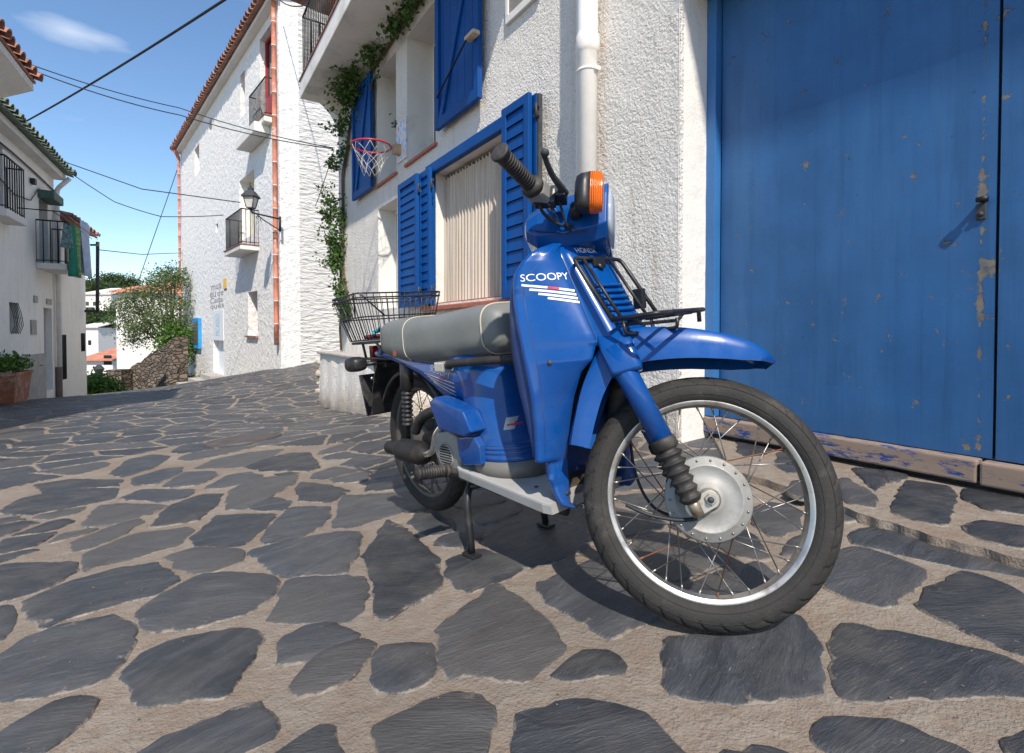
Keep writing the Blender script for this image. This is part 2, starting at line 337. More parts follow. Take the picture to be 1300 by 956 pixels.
def leafmat(name, a, b_):
    m, nt, b = newmat(name); v = objco(nt)
    n = noise(nt, v, 1.7, 3); n2 = noise(nt, v, 23, 2)
    cc = mixc(nt, .5, ramp(nt, n, [(.3, a), (.7, b_)]), ramp(nt, n2, [(.3, a), (.7, b_)]))
    nt.links.new(cc, b.inputs['Base Color']); b.inputs['Roughness'].default_value = .5; b.inputs['Specular IOR Level'].default_value = .35
    t = nt.nodes.new('ShaderNodeBsdfTranslucent'); nt.links.new(cc, t.inputs[0]); mx = nt.nodes.new('ShaderNodeMixShader'); mx.inputs[0].default_value = .3
    nt.links.new(b.outputs[0], mx.inputs[1]); nt.links.new(t.outputs[0], mx.inputs[2])
    nt.links.new(mx.outputs[0], [n for n in nt.nodes if n.type == 'OUTPUT_MATERIAL'][0].inputs[0]); return m
M['ivy'] = leafmat('ivy_leaf', (.03, .075, .012), (.09, .17, .035))
M['olive'] = leafmat('olive_leaf', (.075, .115, .04), (.16, .21, .085))
M['green'] = leafmat('bright_leaf', (.05, .12, .015), (.14, .26, .05))
M['pine'] = leafmat('pine_needle', (.03, .06, .02), (.07, .11, .035))
def curtain_mat():
    m, nt, b = newmat('cream_curtain'); v = objco(nt)
    w = noise(nt, vmap(nt, v, (60, 60, .8)), 1.5, 4, .6)
    nt.links.new(ramp(nt, w, [(.3, (.38, .31, .24)), (.7, (.66, .58, .49))]), b.inputs['Base Color']); b.inputs['Roughness'].default_value = .9
    bump(nt, b, noise(nt, vmap(nt, v, (1, 1, 1)), 250, 2), .001); return m
M['curtain'] = curtain_mat()
def ground_mat():
    m, nt, b = newmat('sandy_mortar'); v = objco(nt)
    n = noise(nt, v, 1.4, 6, .6); n2 = noise(nt, v, 22, 6, .7); n3 = noise(nt, v, 140, 3, .6)
    cc = ramp(nt, n, [(.3, (.195, .166, .138)), (.7, (.295, .255, .215))])
    cc = mixc(nt, ramp(nt, noise(nt, v, 4.2, 7, .68), [(.50, g(0)), (.72, g(.75))]), cc, (.215, .15, .11)); cc = mixc(nt, ramp(nt, n2, [(.3, g(.7)), (.58, g(0))]), cc, (.20, .145, .105)); cc = mixc(nt, ramp(nt, n3, [(.66, g(0)), (.74, g(.6))]), cc, (.1, .08, .07))
    nt.links.new(cc, b.inputs['Base Color']); b.inputs['Roughness'].default_value = .93; b.inputs['Specular IOR Level'].default_value = .2
    mm = N(nt, 'ShaderNodeMath', operation='MULTIPLY_ADD'); nt.links.new(n3, mm.inputs[0]); mm.inputs[1].default_value = .35; nt.links.new(n2, mm.inputs[2])
    bump(nt, b, mm.outputs[0], .012); return m
M['mortar'] = ground_mat()
def slate_mat():
    m, nt, b = newmat('slate_flagstone')
    at_ = N(nt, 'ShaderNodeAttribute', attribute_name='suv'); at2 = N(nt, 'ShaderNodeAttribute', attribute_name='tone')
    v = at_.outputs['Vector']; t = at2.outputs['Fac']
    st = noise(nt, vmap(nt, v, (2.4, 8, 3)), 2.0, 8, .7, .8); fine = noise(nt, vmap(nt, v, (5, 34, 8)), 6, 5, .7)
    blot = noise(nt, v, 5, 6, .65); spk = noise(nt, v, 75, 3, .7)
    c1 = ramp(nt, st, [(.25, (.018, .0205, .025)), (.5, (.034, .038, .045)), (.75, (.075, .08, .088))])
    hs = N(nt, 'ShaderNodeHueSaturation'); nt.links.new(c1, hs.inputs['Color'])
    mr = N(nt, 'ShaderNodeMapRange'); nt.links.new(t, mr.inputs[0]); mr.inputs[3].default_value = .7; mr.inputs[4].default_value = 1.75; nt.links.new(mr.outputs[0], hs.inputs['Value'])
    cc = mixc(nt, ramp(nt, blot, [(.46, g(0)), (.72, g(.7))]), hs.outputs[0], (.105, .098, .09))
    cc = mixc(nt, ramp(nt, fine, [(.60, g(0)), (.72, g(.6))]), cc, (.17, .16, .15))
    cc = mixc(nt, ramp(nt, spk, [(.67, g(0)), (.74, g(.65))]), cc, (.3, .28, .25))
    cc = mixc(nt, ramp(nt, t, [(.66, g(0)), (.9, g(.5))]), cc, (.085, .074, .062))
    ae = N(nt, 'ShaderNodeAttribute', attribute_name='edge'); oc = objco(nt); en = noise(nt, oc, 16, 7, .7)
    ma = N(nt, 'ShaderNodeMath', operation='MULTIPLY_ADD'); nt.links.new(ae.outputs['Fac'], ma.inputs[0]); ma.inputs[1].default_value = .30; nt.links.new(en, ma.inputs[2])
    sand = ramp(nt, noise(nt, oc, 22, 6, .7), [(.3, (.155, .128, .104)), (.65, (.285, .245, .204))])
    cc = mixc(nt, ramp(nt, ma.outputs[0], [(.715, g(0)), (.80, g(.92))]), cc, sand)
    nt.links.new(cc, b.inputs['Base Color'])
    nt.links.new(ramp(nt, blot, [(.3, g(.42)), (.7, g(.62))]), b.inputs['Roughness'])
    mm = N(nt, 'ShaderNodeMath', operation='MULTIPLY_ADD'); nt.links.new(fine, mm.inputs[0]); mm.inputs[1].default_value = .4; nt.links.new(st, mm.inputs[2])
    bump(nt, b, mm.outputs[0], .011); return m
M['slate'] = slate_mat()
def rubble_mat(name, c1, c2, mort, scale):
    m, nt, b = newmat(name); v = vmap(nt, objco(nt), (1, 1, 2.2))
    vo = N(nt, 'ShaderNodeTexVoronoi', feature='DISTANCE_TO_EDGE'); vo.inputs['Scale'].default_value = scale; nt.links.new(v, vo.inputs['Vector'])
    vc = N(nt, 'ShaderNodeTexVoronoi'); vc.inputs['Scale'].default_value = scale; nt.links.new(v, vc.inputs['Vector'])
    sep = N(nt, 'ShaderNodeSeparateColor'); nt.links.new(vc.outputs['Color'], sep.inputs[0])
    cc = ramp(nt, sep.outputs[0], [(0, c1), (1, c2)]); e = ramp(nt, vo.outputs['Distance'], [(.02, g(1)), (.1, g(0))])
    nt.links.new(mixc(nt, e, cc, mort), b.inputs['Base Color']); b.inputs['Roughness'].default_value = .95
    bump(nt, b, ramp(nt, vo.outputs['Distance'], [(0, g(0)), (.15, g(1))]), .05); return m
M['rubble'] = rubble_mat('dry_stone_wall', (.09, .07, .055), (.24, .19, .15), (.05, .04, .03), 3.5)
M['hill'] = simple('hill_scrub', (.13, .12, .07), .95, var=.4, vscale=.15, dirt=(.3,.25,.18), dscale=.2)

# ------------------------------------------------------------------ terrain height (thin plate spline through measured levels)
CT = np.array([(.43,1.12,-.652),(-.32,2.04,-.722),(1.13,2.9,-.60),(1.56,1.94,-.60),(.9,2.75,-.605),(.95,2.1,-.615),(1.15,1.7,-.615),(1.4,1.3,-.61),(-.95,5.58,-.90),
  (-2.92,8.4,-1.2),(-6.09,13.5,-.99),(-4.9,14.5,-.76),(-3.8,12.2,-.85),(-4.3,10.2,-1.08),(-10.3,18.35,-1.72),(-16,25,-2.75),(-9.8,9.8,-1.38),(-11.26,12.4,-1.64),(-13.2,15.8,-2.0),
  (-11.2,15,-1.80),(-1.28,1.28,-.80),(0,.5,-.66),(2,0,-.55),(-3,0,-.95),(-3,4,-1.04),(-6,6,-1.2),(-6,3,-1.15),(-1,3,-.83),(.3,-2,-.6),(-7,10,-1.3),(-5,8,-1.2),
  (3,6,-.6),(0,14,-.5),(4,18,-.4),(-16,10,-2),(-10,0,-1.5),(8,-4,-.4),(-22,34,-5.5),(-13,24,-3.0),(-18,20,-3.3),(-30,20,-4.5),(0,40,-2)])
def _U(r2): return np.where(r2 > 0, .5 * r2 * np.log(np.maximum(r2, 1e-12)), 0)
_n = len(CT); _K = _U(((CT[:, None, :2] - CT[None, :, :2]) ** 2).sum(-1)) + np.eye(_n) * .02
_P = np.c_[np.ones(_n), CT[:, :2]]; _A = np.block([[_K, _P], [_P.T, np.zeros((3, 3))]])
_W = np.linalg.solve(_A, np.r_[CT[:, 2], 0, 0, 0])
def ghv(XY):
    XY = np.atleast_2d(np.asarray(XY, float)); out = np.zeros(len(XY))
    for i in range(0, len(XY), 20000):
        q = XY[i:i+20000]; r2 = ((q[:, None, :] - CT[None, :, :2]) ** 2).sum(-1)
        tps = _U(r2) @ _W[:_n] + _W[_n] + q @ _W[_n+1:]
        d = np.hypot(q[:, 0] + 6, q[:, 1] - 10); k = np.clip((d - 26) / 14, 0, 1); k = k*k*(3-2*k)
        far = np.where(q[:, 1] > 15, -9.0, -1.5)
        out[i:i+20000] = tps * (1 - k) + far * k
    return out
def gh(x, y): return float(ghv([(x, y)])[0])
def groundpx(px, py):
    r = ray(px, py); lo, hi = .4, 40
    t = lo; pz = None
    while t < hi:
        p = r * t; d = p[2] - gh(p[0], p[1])
        if d < 0: break
        t *= 1.02
    a, b = t / 1.02, t
    for _ in range(20):
        m_ = (a + b) / 2; p = r * m_
        if p[2] - gh(p[0], p[1]) < 0: b = m_
        else: a = m_
    return r[:2] * b

def axis(lo, hi, c, d0, gr):
    xs = [c]; d = d0
    while xs[-1] < hi: xs.append(xs[-1] + d); d *= gr
    ys = [c]; d = d0
    while ys[-1] > lo: ys.append(ys[-1] - d); d *= gr
    return sorted(set(ys + xs))
gx = axis(-400, 400, 0, .09, 1.022); gy = axis(-60, 600, 1.5, .09, 1.022)
XY = np.array([(x, y) for y in gy for x in gx]); Z = ghv(XY)
mb = MB(); nx = len(gx)
mb.v = [(float(a), float(b), float(c)) for (a, b), c in zip(XY, Z)]
mb.f = [(j*nx+i, j*nx+i+1, (j+1)*nx+i+1, (j+1)*nx+i) for j in range(len(gy)-1) for i in range(nx-1)]; mb.sm = [True] * len(mb.f)
tag(mb.build('ground', M['mortar'], fix=False), kind='structure')

# ------------------------------------------------------------------ paving stones
def zpoly(ox, oy, sc, pts): return [(ox + x * sc, oy + y * sc) for x, y in pts]
TR = []
for p in [
 [(80,715),(200,665),(330,630),(435,612),(490,660),(440,700),(300,735),(200,760),(140,795),(85,755)],
 [(398,745),(440,715),(560,650),(640,640),(720,650),(775,665),(760,705),(700,750),(560,785),(450,800),(400,785)],
 [(0,880),(60,830),(180,790),(320,768),(370,800),(340,880),(280,948),(120,985),(0,985)],
 [(360,930),(400,880),(500,830),(680,800),(720,830),(640,985),(400,1000)],
 [(470,595),(560,570),(670,575),(680,600),(620,630),(560,640),(510,625)],
 [(550,540),(610,480),(700,475),(775,475),(740,510),(690,560),(560,562)],
 [(240,590),(380,530),(520,515),(540,520),(500,560),(380,595),(270,625),(245,640)],
 [(425,510),(480,450),(560,420),(630,415),(600,450),(560,490),(470,505)],
 [(640,460),(650,410),(720,375),(840,365),(830,385),(740,440),(690,460)],
 [(580,400),(640,365),(700,355),(740,365),(690,385),(620,400)],
 [(460,395),(520,355),(600,355),(610,365),(560,390),(500,398)],
 [(370,390),(380,370),(460,345),(515,340),(505,360),(440,390)],
 [(310,360),(360,320),(430,305),(480,310),(440,340),(350,370)],
 [(340,430),(400,405),(540,405),(530,425),(450,440)],
 [(550,345),(600,320),(700,300),(800,290),(770,310),(680,340)],
 [(690,340),(740,320),(820,300),(870,300),(905,340),(870,352),(740,350)],
 [(740,545),(790,480),(820,455),(925,453),(925,475),(895,515),(830,545),(760,555)],
 [(700,455),(760,425),(820,440),(800,460),(740,463)],
 [(835,400),(850,385),(930,395),(980,410),(940,440),(850,435)],
 [(0,620),(90,612),(195,615),(210,635),(120,690),(0,720),(-60,740),(-60,640)],
 [(240,500),(280,450),(330,445),(465,450),(430,470),(340,500),(260,508)],
 [(215,550),(340,500),(390,490),(395,500),(340,535),(250,570),(215,575)],
 [(0,470),(60,430),(200,400),(340,400),(320,430),(200,455),(80,475)],
 [(100,390),(200,375),(340,378),(330,395),(220,400),(130,415)],
 [(-80,750),(30,735),(40,770),(0,830),(-80,850)]]: TR.append(zpoly(0, 440, .45, p))
TR.append([(349,787),(360,750),(369,737),(430,735),(462,735),(460,760),(450,780),(434,789),(400,787)])
TR.append([(319,701),(373,687),(430,678),(455,680),(452,700),(434,728),(400,730),(360,732),(342,719)])
for p in [
 [(265,172),(300,185),(360,240),(440,320),(430,345),(455,410),(420,450),(330,490),(285,532),(225,525),(218,490),(230,440),(215,370),(185,305),(225,240)],
 [(500,320),(560,300),(610,285),(680,310),(745,350),(700,380),(610,425),(565,437),(520,410),(500,370)],
 [(445,262),(490,235),(560,225),(600,245),(560,270),(500,275)],
 [(350,185),(380,155),(440,140),(500,175),(500,215),(400,228)],
 [(470,570),(540,520),(600,480),(640,420),(670,412),(740,460),(800,520),(850,580),(900,635),(880,660),(800,740),(760,752),(700,740),(580,720),(500,735),(468,690)],
 [(812,415),(900,385),(1000,335),(1060,310),(1150,420),(1240,520),(1150,560),(1080,605),(1020,580),(940,500),(880,495),(865,455)],
 [(870,755),(930,700),(1000,660),(1080,672),(1110,725),(1000,750)],
 [(230,690),(260,640),(430,645),(400,760),(330,790),(230,790)],
 [(0,700),(60,660),(180,620),(205,655),(170,710),(100,760),(-20,810),(-70,790)],
 [(-120,620),(-20,580),(50,570),(150,605),(100,640),(-20,680),(-110,700)],
 [(70,200),(100,90),(290,82),(305,150),(240,165),(150,200)],
 [(300,90),(330,70),(430,130),(340,150),(305,130)],
 [(620,240),(720,190),(850,165),(960,200),(1000,250),(970,290),(850,330),(760,345),(690,300),(640,272)]]: TR.append(zpoly(400, 600, .3462, p))
for p in [
 [(650,440),(700,415),(900,450),(1100,510),(1229,560),(1229,580),(1100,560),(900,520),(700,480),(645,465)],
 [(550,600),(600,490),(640,480),(760,510),(880,570),(820,620),(770,670),(720,680),(640,650),(560,620)],
 [(875,685),(940,630),(980,590),(1010,565),(1120,600),(1249,670),(1249,850),(1120,800),(960,730)],
 [(595,790),(640,755),(720,770),(820,790),(980,820),(1100,850),(1229,905),(1229,985),(600,1000),(590,880)],
 [(0,790),(150,800),(300,760),(430,720),(470,760),(500,830),(495,980),(200,1010),(0,960)],
 [(300,190),(350,150),(430,160),(440,230),(330,235),(260,225)],
 [(290,355),(340,330),(420,340),(450,370),(440,410),(360,440),(300,400)]]: TR.append(zpoly(850, 520, .3662, p))
APR = [zpoly(850, 520, .3662, p) for p in [
 [(630,205),(780,215),(720,290),(680,260)],[(585,240),(620,240),(715,300),(720,350),(610,330),(590,280)],
 [(820,245),(980,270),(1000,330),(960,410),(890,400),(760,360),(790,300)],[(1010,275),(1249,320),(1249,375),(1100,350),(1010,310)],
 [(1010,400),(1060,385),(1249,410),(1249,495),(1100,460),(1020,425)]]]
traced = []
for p in TR:
    q = [np.array(groundpx(x, y)) for x, y in p]; c = sum(q)/len(q); traced.append([tuple(c + (v-c)*(1 + .019/max(.05, np.linalg.norm(v-c)))) for v in q])
def area(p):
    p = np.array(p); x, y = p[:, 0], p[:, 1]; return .5 * (x @ np.roll(y, -1) - y @ np.roll(x, -1))
def inpoly(q, p):
    c = False; j = len(p) - 1
    for i in range(len(p)):
        if (p[i][1] > q[1]) != (p[j][1] > q[1]) and q[0] < (p[j][0]-p[i][0])*(q[1]-p[i][1])/(p[j][1]-p[i][1]) + p[i][0]: c = not c
        j = i
    return c
# wall frames (origin, direction along, outward) --------------------------------
def frame(o, d, out, z=0):
    m = Matrix.Identity(4)
    m[0][0], m[1][0] = d; m[0][1], m[1][1] = out; m[0][3], m[1][3], m[2][3] = o[0], o[1], z; return m
QO = (.895, 2.748); QD = (-.5441, .8390); QN = (-.8390, -.5441)
MO = (-6.09, 13.5); MD = (-.6558, .7549); MN = (-.7549, -.6558)
AO = (-11.26, 12.4); AD = (.489, -.872); AN = (.872, .489)
class Plane:
    def __init__(s, o, d, n): s.o, s.d, s.n = np.array(o), np.array(d), np.array(n)
    def px(s, x, y, out=0):
        r = ray(x, y); t = (s.o @ s.n + out) / (r[:2] @ s.n); p = r * t
        return float((p[:2] - s.o) @ s.d), float(p[2])
    def world(s, a, out, z): p = s.o + s.d * a + s.n * out; return (float(p[0]), float(p[1]), float(z))
    def local(s, P): q = np.array(P[:2]) - s.o; return (float(q @ s.d), float(q @ s.n), float(P[2]))
WQ, WM, WA = Plane(QO, QD, QN), Plane(MO, MD, MN), Plane(AO, AD, AN)

def clip(poly, p, n):      # keep points with (q-p).n <= 0
    out = []; m = len(poly)
    for i in range(m):
        a, b = poly[i], poly[(i+1) % m]; da = (a[0]-p[0])*n[0] + (a[1]-p[1])*n[1]; db = (b[0]-p[0])*n[0] + (b[1]-p[1])*n[1]
        if da <= 0: out.append(a)
        if (da < 0 < db) or (db < 0 < da):
            t = da / (da - db); out.append((a[0] + (b[0]-a[0])*t, a[1] + (b[1]-a[1])*t))
    return out
seeds = []; own = []
for ti, P in enumerate(traced):
    Pa = np.array(P); c = Pa.mean(0)
    seg = []
    for i in range(len(P)):
        a, b = Pa[i], Pa[(i+1) % len(P)]; k = max(1, int(np.linalg.norm(b-a) / .06))
        for j in range(k): q = a + (b-a) * (j/k); seg.append(c + (q-c) * .95)
    for q in seg: seeds.append(tuple(q)); own.append(ti)
    seeds.append(tuple(c)); own.append(ti)
ex = np.array(seeds)
CELL = .43
cand = []
YS, yy = [], -1.2
row = 0
while yy < 27:
    xx = -20.0
    while xx < 5:
        x = xx + (.5 * CELL if row % 2 else 0) + random.uniform(-.42, .42) * CELL; y = yy + random.uniform(-.42, .42) * CELL
        xx += CELL * 1.12
        l = WQ.local((x, y, 0)); 
        if l[1] < -.3 and l[0] < 7.3: continue
        l2 = WM.local((x, y, 0))
        if l2[1] < -.2 and l2[0] > .2: continue
        l3 = WA.local((x, y, 0))
        if l3[1] < -.6: continue
        if y > 0 and abs(x / max(y, .1)) > 1.25: continue
        if y < .2 and abs(x) > 2.6: continue
        d = np.hypot(ex[:, 0] - x, ex[:, 1] - y).min()
        if d < .10: continue
        if any(inpoly((x, y), P) for P in traced): continue
        cand.append((x, y))
    yy += CELL * .9; row += 1
ca_ = np.array(cand)
for _ in range(6000):
    x, y = random.uniform(-2.6, 2.6), random.uniform(.3, 3.2)
    if np.hypot(ex[:, 0]-x, ex[:, 1]-y).min() < .065 or np.hypot(ca_[:, 0]-x, ca_[:, 1]-y).min() < .21 or any(inpoly((x, y), P) for P in traced): continue
    l = WQ.local((x, y, 0))
    if l[1] < .36 and l[0] < .2: continue
    if l[1] < -.1 and l[0] < 7.3: continue
    cand.append((x, y)); ca_ = np.vstack([ca_, (x, y)])
base = len(seeds); allp = np.array(seeds + cand); owners = own + [-1] * len(cand)
bins = {}
for i, (x, y) in enumerate(allp): bins.setdefault((int(x // .5), int(y // .5)), []).append(i)
stones = []
for ci in range(base, len(allp)):
    x, y = allp[ci]; bx_, by_ = int(x // .5), int(y // .5)
    nb = [j for dx in (-2,-1,0,1,2) for dy in (-2,-1,0,1,2) for j in bins.get((bx_+dx, by_+dy), []) if j != ci]
    nb.sort(key=lambda j: (allp[j][0]-x)**2 + (allp[j][1]-y)**2)
    poly = [(x-.4, y-.4), (x+.4, y-.4), (x+.4, y+.4), (x-.4, y+.4)]
    w = random.uniform(.009, .022) + .008*min(1, max(0, (y-4)/6))
    for j in nb[:26]:
        q = allp[j]; dx, dy = q[0]-x, q[1]-y; L = math.hypot(dx, dy)
        if L > 1.1: break
        fr = .5 if owners[j] < 0 else .70
        n = (dx/L, dy/L); poly = clip(poly, (x + dx*fr - n[0]*w, y + dy*fr - n[1]*w), n)
        if len(poly) < 3: break
    if len(poly) >= 3 and abs(area(poly)) > .008: stones.append(poly)
def stone_outline(poly, near):
    P = [Vector((p[0], p[1])) for p in poly]; out = []; m = len(P)
    per = sum((P[i]-P[i-1]).length for i in range(m))
    step = .022 if near else .09
    # soften corners
    Q = []
    for i in range(m):
        a = P[i-1] - P[i]; b = P[(i+1) % m] - P[i]; q = min(.016, a.length*.25, b.length*.25)
        if a.length < 1e-5 or b.length < 1e-5: continue
        Q.append(P[i] + a.normalized()*q); Q.append(P[i] + b.normalized()*q)
    m = len(Q)
    ph = [random.uniform(0, 6.3) for _ in range(4)]; tlen = 0
    for i in range(m):
        a, b = Q[i], Q[(i+1) % m]; L = (b-a).length; k = max(1, int(L/step)); 
        if L < 1e-6: continue
        nrm = Vector(((b-a).y, -(b-a).x)).normalized()
        for j in range(k):
            t = tlen + L*j/k
            off = .004*math.sin(t*17+ph[0]) + .003*math.sin(t*47+ph[1]) + .002*math.sin(t*131+ph[2]) + (random.gauss(0, .0022) if near else 0)
            out.append(a.lerp(b, j/k) + nrm*off)
        tlen += L
    return out
sv, sf, tones, suvs, edges = [], [], [], [], []
def add_stone(poly, near, lift=0, zf=None):
    if area(poly) < 0: poly = poly[::-1]
    O_ = stone_outline(poly, near); n = len(O_)
    if n < 4: return
    c = sum(O_, Vector((0, 0))) / n; tone = random.random(); ang = random.gauss(-.35, .45); off = (random.uniform(0, 50), random.uniform(0, 50)); ca, sa = math.cos(ang), math.sin(ang)
    tilt = (random.gauss(0, .006), random.gauss(0, .006)); h0 = random.uniform(.003, .008)
    rings = [(1.015, -.012), (1.0, h0*.5), (.955, h0), (.6, h0 + .0015)]
    pts = []
    for s_, h in rings:
        for q in O_: p = c + (q - c) * s_; pts.append((p.x, p.y, h + (p.x-c.x)*tilt[0] + (p.y-c.y)*tilt[1]))
    pts.append((c.x, c.y, h0 + .002))
    zz = ghv([(p[0], p[1]) for p in pts]) if zf is None else [zf] * len(pts)
    b0 = len(sv)
    for p, z in zip(pts, zz):
        sv.append((p[0], p[1], float(z) + p[2] + lift)); dx, dy = p[0]-c.x, p[1]-c.y
        suvs.append((dx*ca - dy*sa + off[0], dx*sa + dy*ca + off[1], tone*9)); tones.append(tone)
    for r_ in range(len(rings)): edges.extend([(1.0, .95, .42, 0)[r_]] * n)
    edges.append(0)
    for r_ in range(len(rings)-1):
        for i in range(n): j = (i+1) % n; sf.append((b0+r_*n+i, b0+r_*n+j, b0+(r_+1)*n+j, b0+(r_+1)*n+i))
    l = b0 + (len(rings)-1)*n
    for i in range(n): sf.append((l+i, l+(i+1) % n, b0+len(rings)*n))
for P in traced: add_stone([tuple(q) for q in P], True)
for P in stones: add_stone(P, P[0][1] < 4.5)
def stone_mesh(name):
    me = bpy.data.meshes.new(name); me.from_pydata(sv, [], sf); me.polygons.foreach_set('use_smooth', [True]*len(sf))
    a = me.attributes.new('tone', 'FLOAT', 'POINT'); a.data.foreach_set('value', tones)
    a = me.attributes.new('edge', 'FLOAT', 'POINT'); a.data.foreach_set('value', edges)
    a = me.attributes.new('suv', 'FLOAT_VECTOR', 'POINT'); a.data.foreach_set('vector', [c for s in suvs for c in s])
    me.materials.append(M['slate']); o = bpy.data.objects.new(name, me); col.objects.link(o); return o
tag(stone_mesh('paving'), kind='structure')

# ------------------------------------------------------------------ door apron (slightly raised strip of paving before the door)
AZ = -.585
def apron():
    global sv, sf, tones, suvs, edges
    pts = [WQ.px(938, 602, 0), WQ.px(1070, 648, 0), WQ.px(1300, 714, 0)]
    edge = []
    for (x, y) in [(925, 597), (940, 603), (1000, 622), (1070, 648), (1130, 668), (1200, 689), (1300, 716), (1400, 742)]:
        r = ray(x, y); t = (AZ - .012) / r[2]; edge.append((r[0]*t, r[1]*t))
    inner = [(WQ.world(a, -.27, 0)[0], WQ.world(a, -.27, 0)[1]) for a in np.linspace(-.02, -3.0, len(edge))]
    m = MB(); top = []; bot = []; 
    e2 = catmull([(x, y, 0) for x, y in edge], 14); i2 = catmull([(x, y, 0) for x, y in inner], 14)
    for k, p in enumerate(e2):
        j = .004*math.sin(k*.35) + .003*math.sin(k*.9+1); q = Vector((p.x + j, p.y + j, AZ)); top.append(q); bot.append(Vector((q.x-.004, q.y-.006, AZ - .09)))
    rows = [[Vector((b.x, b.y, AZ)) for b in i2], top, bot]
    m.grid(rows, False); tag(m.build('door_apron', M['mortar'], fix=True), kind='structure')
    sv, sf, tones, suvs, edges = [], [], [], [], []
    for P in APR:
        q = []
        for x, y in P:
            r = ray(x, y); t = AZ / r[2]; q.append((r[0]*t, r[1]*t))
        add_stone(q, True, .001, AZ)
    for (x0, y0, x1, y1) in [(935,560,975,580),(985,575,1030,600),(1000,612,1050,632),(1045,590,1060,600),(1120,590,1150,612)]:
        q = []
        for x, y in [(x0,y0),((x0+x1)/2,y0-2),(x1,y0+6),(x1+4,(y0+y1)/2+3),(x1-4,y1),((x0+x1)/2-6,y1+2),(x0,y1-6)]:
            r = ray(x, y); t = AZ / r[2]; q.append((r[0]*t, r[1]*t))
        if (x0 != 1045): add_stone(q, True, .001, AZ)
    tag(stone_mesh('apron_paving'), kind='structure')
apron()


# ------------------------------------------------------------------ building helpers
def wall_mb(s0, s1, z0, z1, holes, thick, step=1.0):
    m = MB()
    xs = sorted({s0, s1, *[h[0] for h in holes], *[h[1] for h in holes]}); zs = sorted({z0, z1, *[h[2] for h in holes], *[h[3] for h in holes]})
    for i in range(len(xs)-1):
        for j in range(len(zs)-1):
            cx, cz = (xs[i]+xs[i+1])/2, (zs[j]+zs[j+1])/2
            if any(h[0] < cx < h[1] and h[2] < cz < h[3] for h in holes): continue
            m.add([(xs[i],0,zs[j]),(xs[i+1],0,zs[j]),(xs[i+1],0,zs[j+1]),(xs[i],0,zs[j+1])], [(0,1,2,3)])
    for a0, a1, b0, b1, d in holes:
        if b0 > z0: m.add([(a0,0,b0),(a1,0,b0),(a1,-d,b0),(a0,-d,b0)], [(0,1,2,3)])
        m.add([(a0,0,b1),(a1,0,b1),(a1,-d,b1),(a0,-d,b1)], [(3,2,1,0)])
        m.add([(a0,0,b0),(a0,0,b1),(a0,-d,b1),(a0,-d,b0)], [(3,2,1,0)]); m.add([(a1,0,b0),(a1,0,b1),(a1,-d,b1),(a1,-d,b0)], [(0,1,2,3)])
        m.add([(a0,-d,b0),(a1,-d,b0),(a1,-d,b1),(a0,-d,b1)], [(0,1,2,3)])
    m.add([(s0,0,z0),(s0,0,z1),(s0,-thick,z1),(s0,-thick,z0)], [(0,1,2,3)]); m.add([(s1,0,z0),(s1,0,z1),(s1,-thick,z1),(s1,-thick,z0)], [(0,1,2,3)])
    m.add([(s0,0,z1),(s1,0,z1),(s1,-thick,z1),(s0,-thick,z1)], [(0,1,2,3)]); m.add([(s0,-thick,z0),(s1,-thick,z0),(s1,-thick,z1),(s0,-thick,z1)], [(0,1,2,3)])
    return m
def railing(mb, s0, s1, out, z, h, sp=.11, r=.008, side=True, axis_ends=(True, True), yin=.0):
    path = [(s0, yin, z+h), (s0, out, z+h), (s1, out, z+h), (s1, yin, z+h)]
    mb.tube(path, r*1.6, 6); mb.tube([(p[0], p[1], z+.06) for p in path], r, 6)
    n = int(abs(s1-s0)/sp)
    for i in range(n+1): x = s0 + (s1-s0)*i/n; mb.tube([(x, out, z), (x, out, z+h)], r, 5)
    k = max(1, int(abs(out-yin)/sp))
    for e in (s0, s1):
        for i in range(k): y = yin + (out-yin)*i/k; mb.tube([(e, y, z), (e, y, z+h)], r, 5)
def barrel_roof(s0, s1, out0, z0, out1, z1, sp=.23, r=.085, under=.04):
    m = MB(); n = int((s1-s0)/sp)
    m.add([(s0,out0,z0-under),(s1,out0,z0-under),(s1,out1,z1-under),(s0,out1,z1-under),(s0,out0,z0),(s1,out0,z0),(s1,out1,z1),(s0,out1,z1)],
          [(0,3,2,1),(4,5,6,7),(0,1,5,4),(1,2,6,5),(2,3,7,6),(3,0,4,7)])
    L = math.hypot(out1-out0, z1-z0); d = Vector((0, (out1-out0)/L, (z1-z0)/L)); nt = int(L/.36)
    for i in range(n+1):
        x = s0 + (s1-s0)*(i+.5)/(n+1); j = random.uniform(-.02, .02)
        for k in range(nt):
            a = Vector((x, out0, z0)) + d*(k*.36 - .05 + j + random.uniform(-.015, .015)); b = a + d*.44
            up = Vector((0, -d.z, d.y)); up = up if up.z > 0 else -up
            q0, q1 = [], []
            for t in np.linspace(0, PI, 7):
                q0.append(a + Vector((math.cos(t)*r, 0, 0)) + up*(math.sin(t)*r+.025)); q1.append(b + Vector((math.cos(t)*r*.8, 0, 0)) + up*(math.sin(t)*r*.8))
            m.grid([q0, q1]); q2 = [a + (p-a)*.8 for p in q0]; m.grid([q0, q2], False); m.grid([q2, [p + d*.2 for p in q2]])
    return m

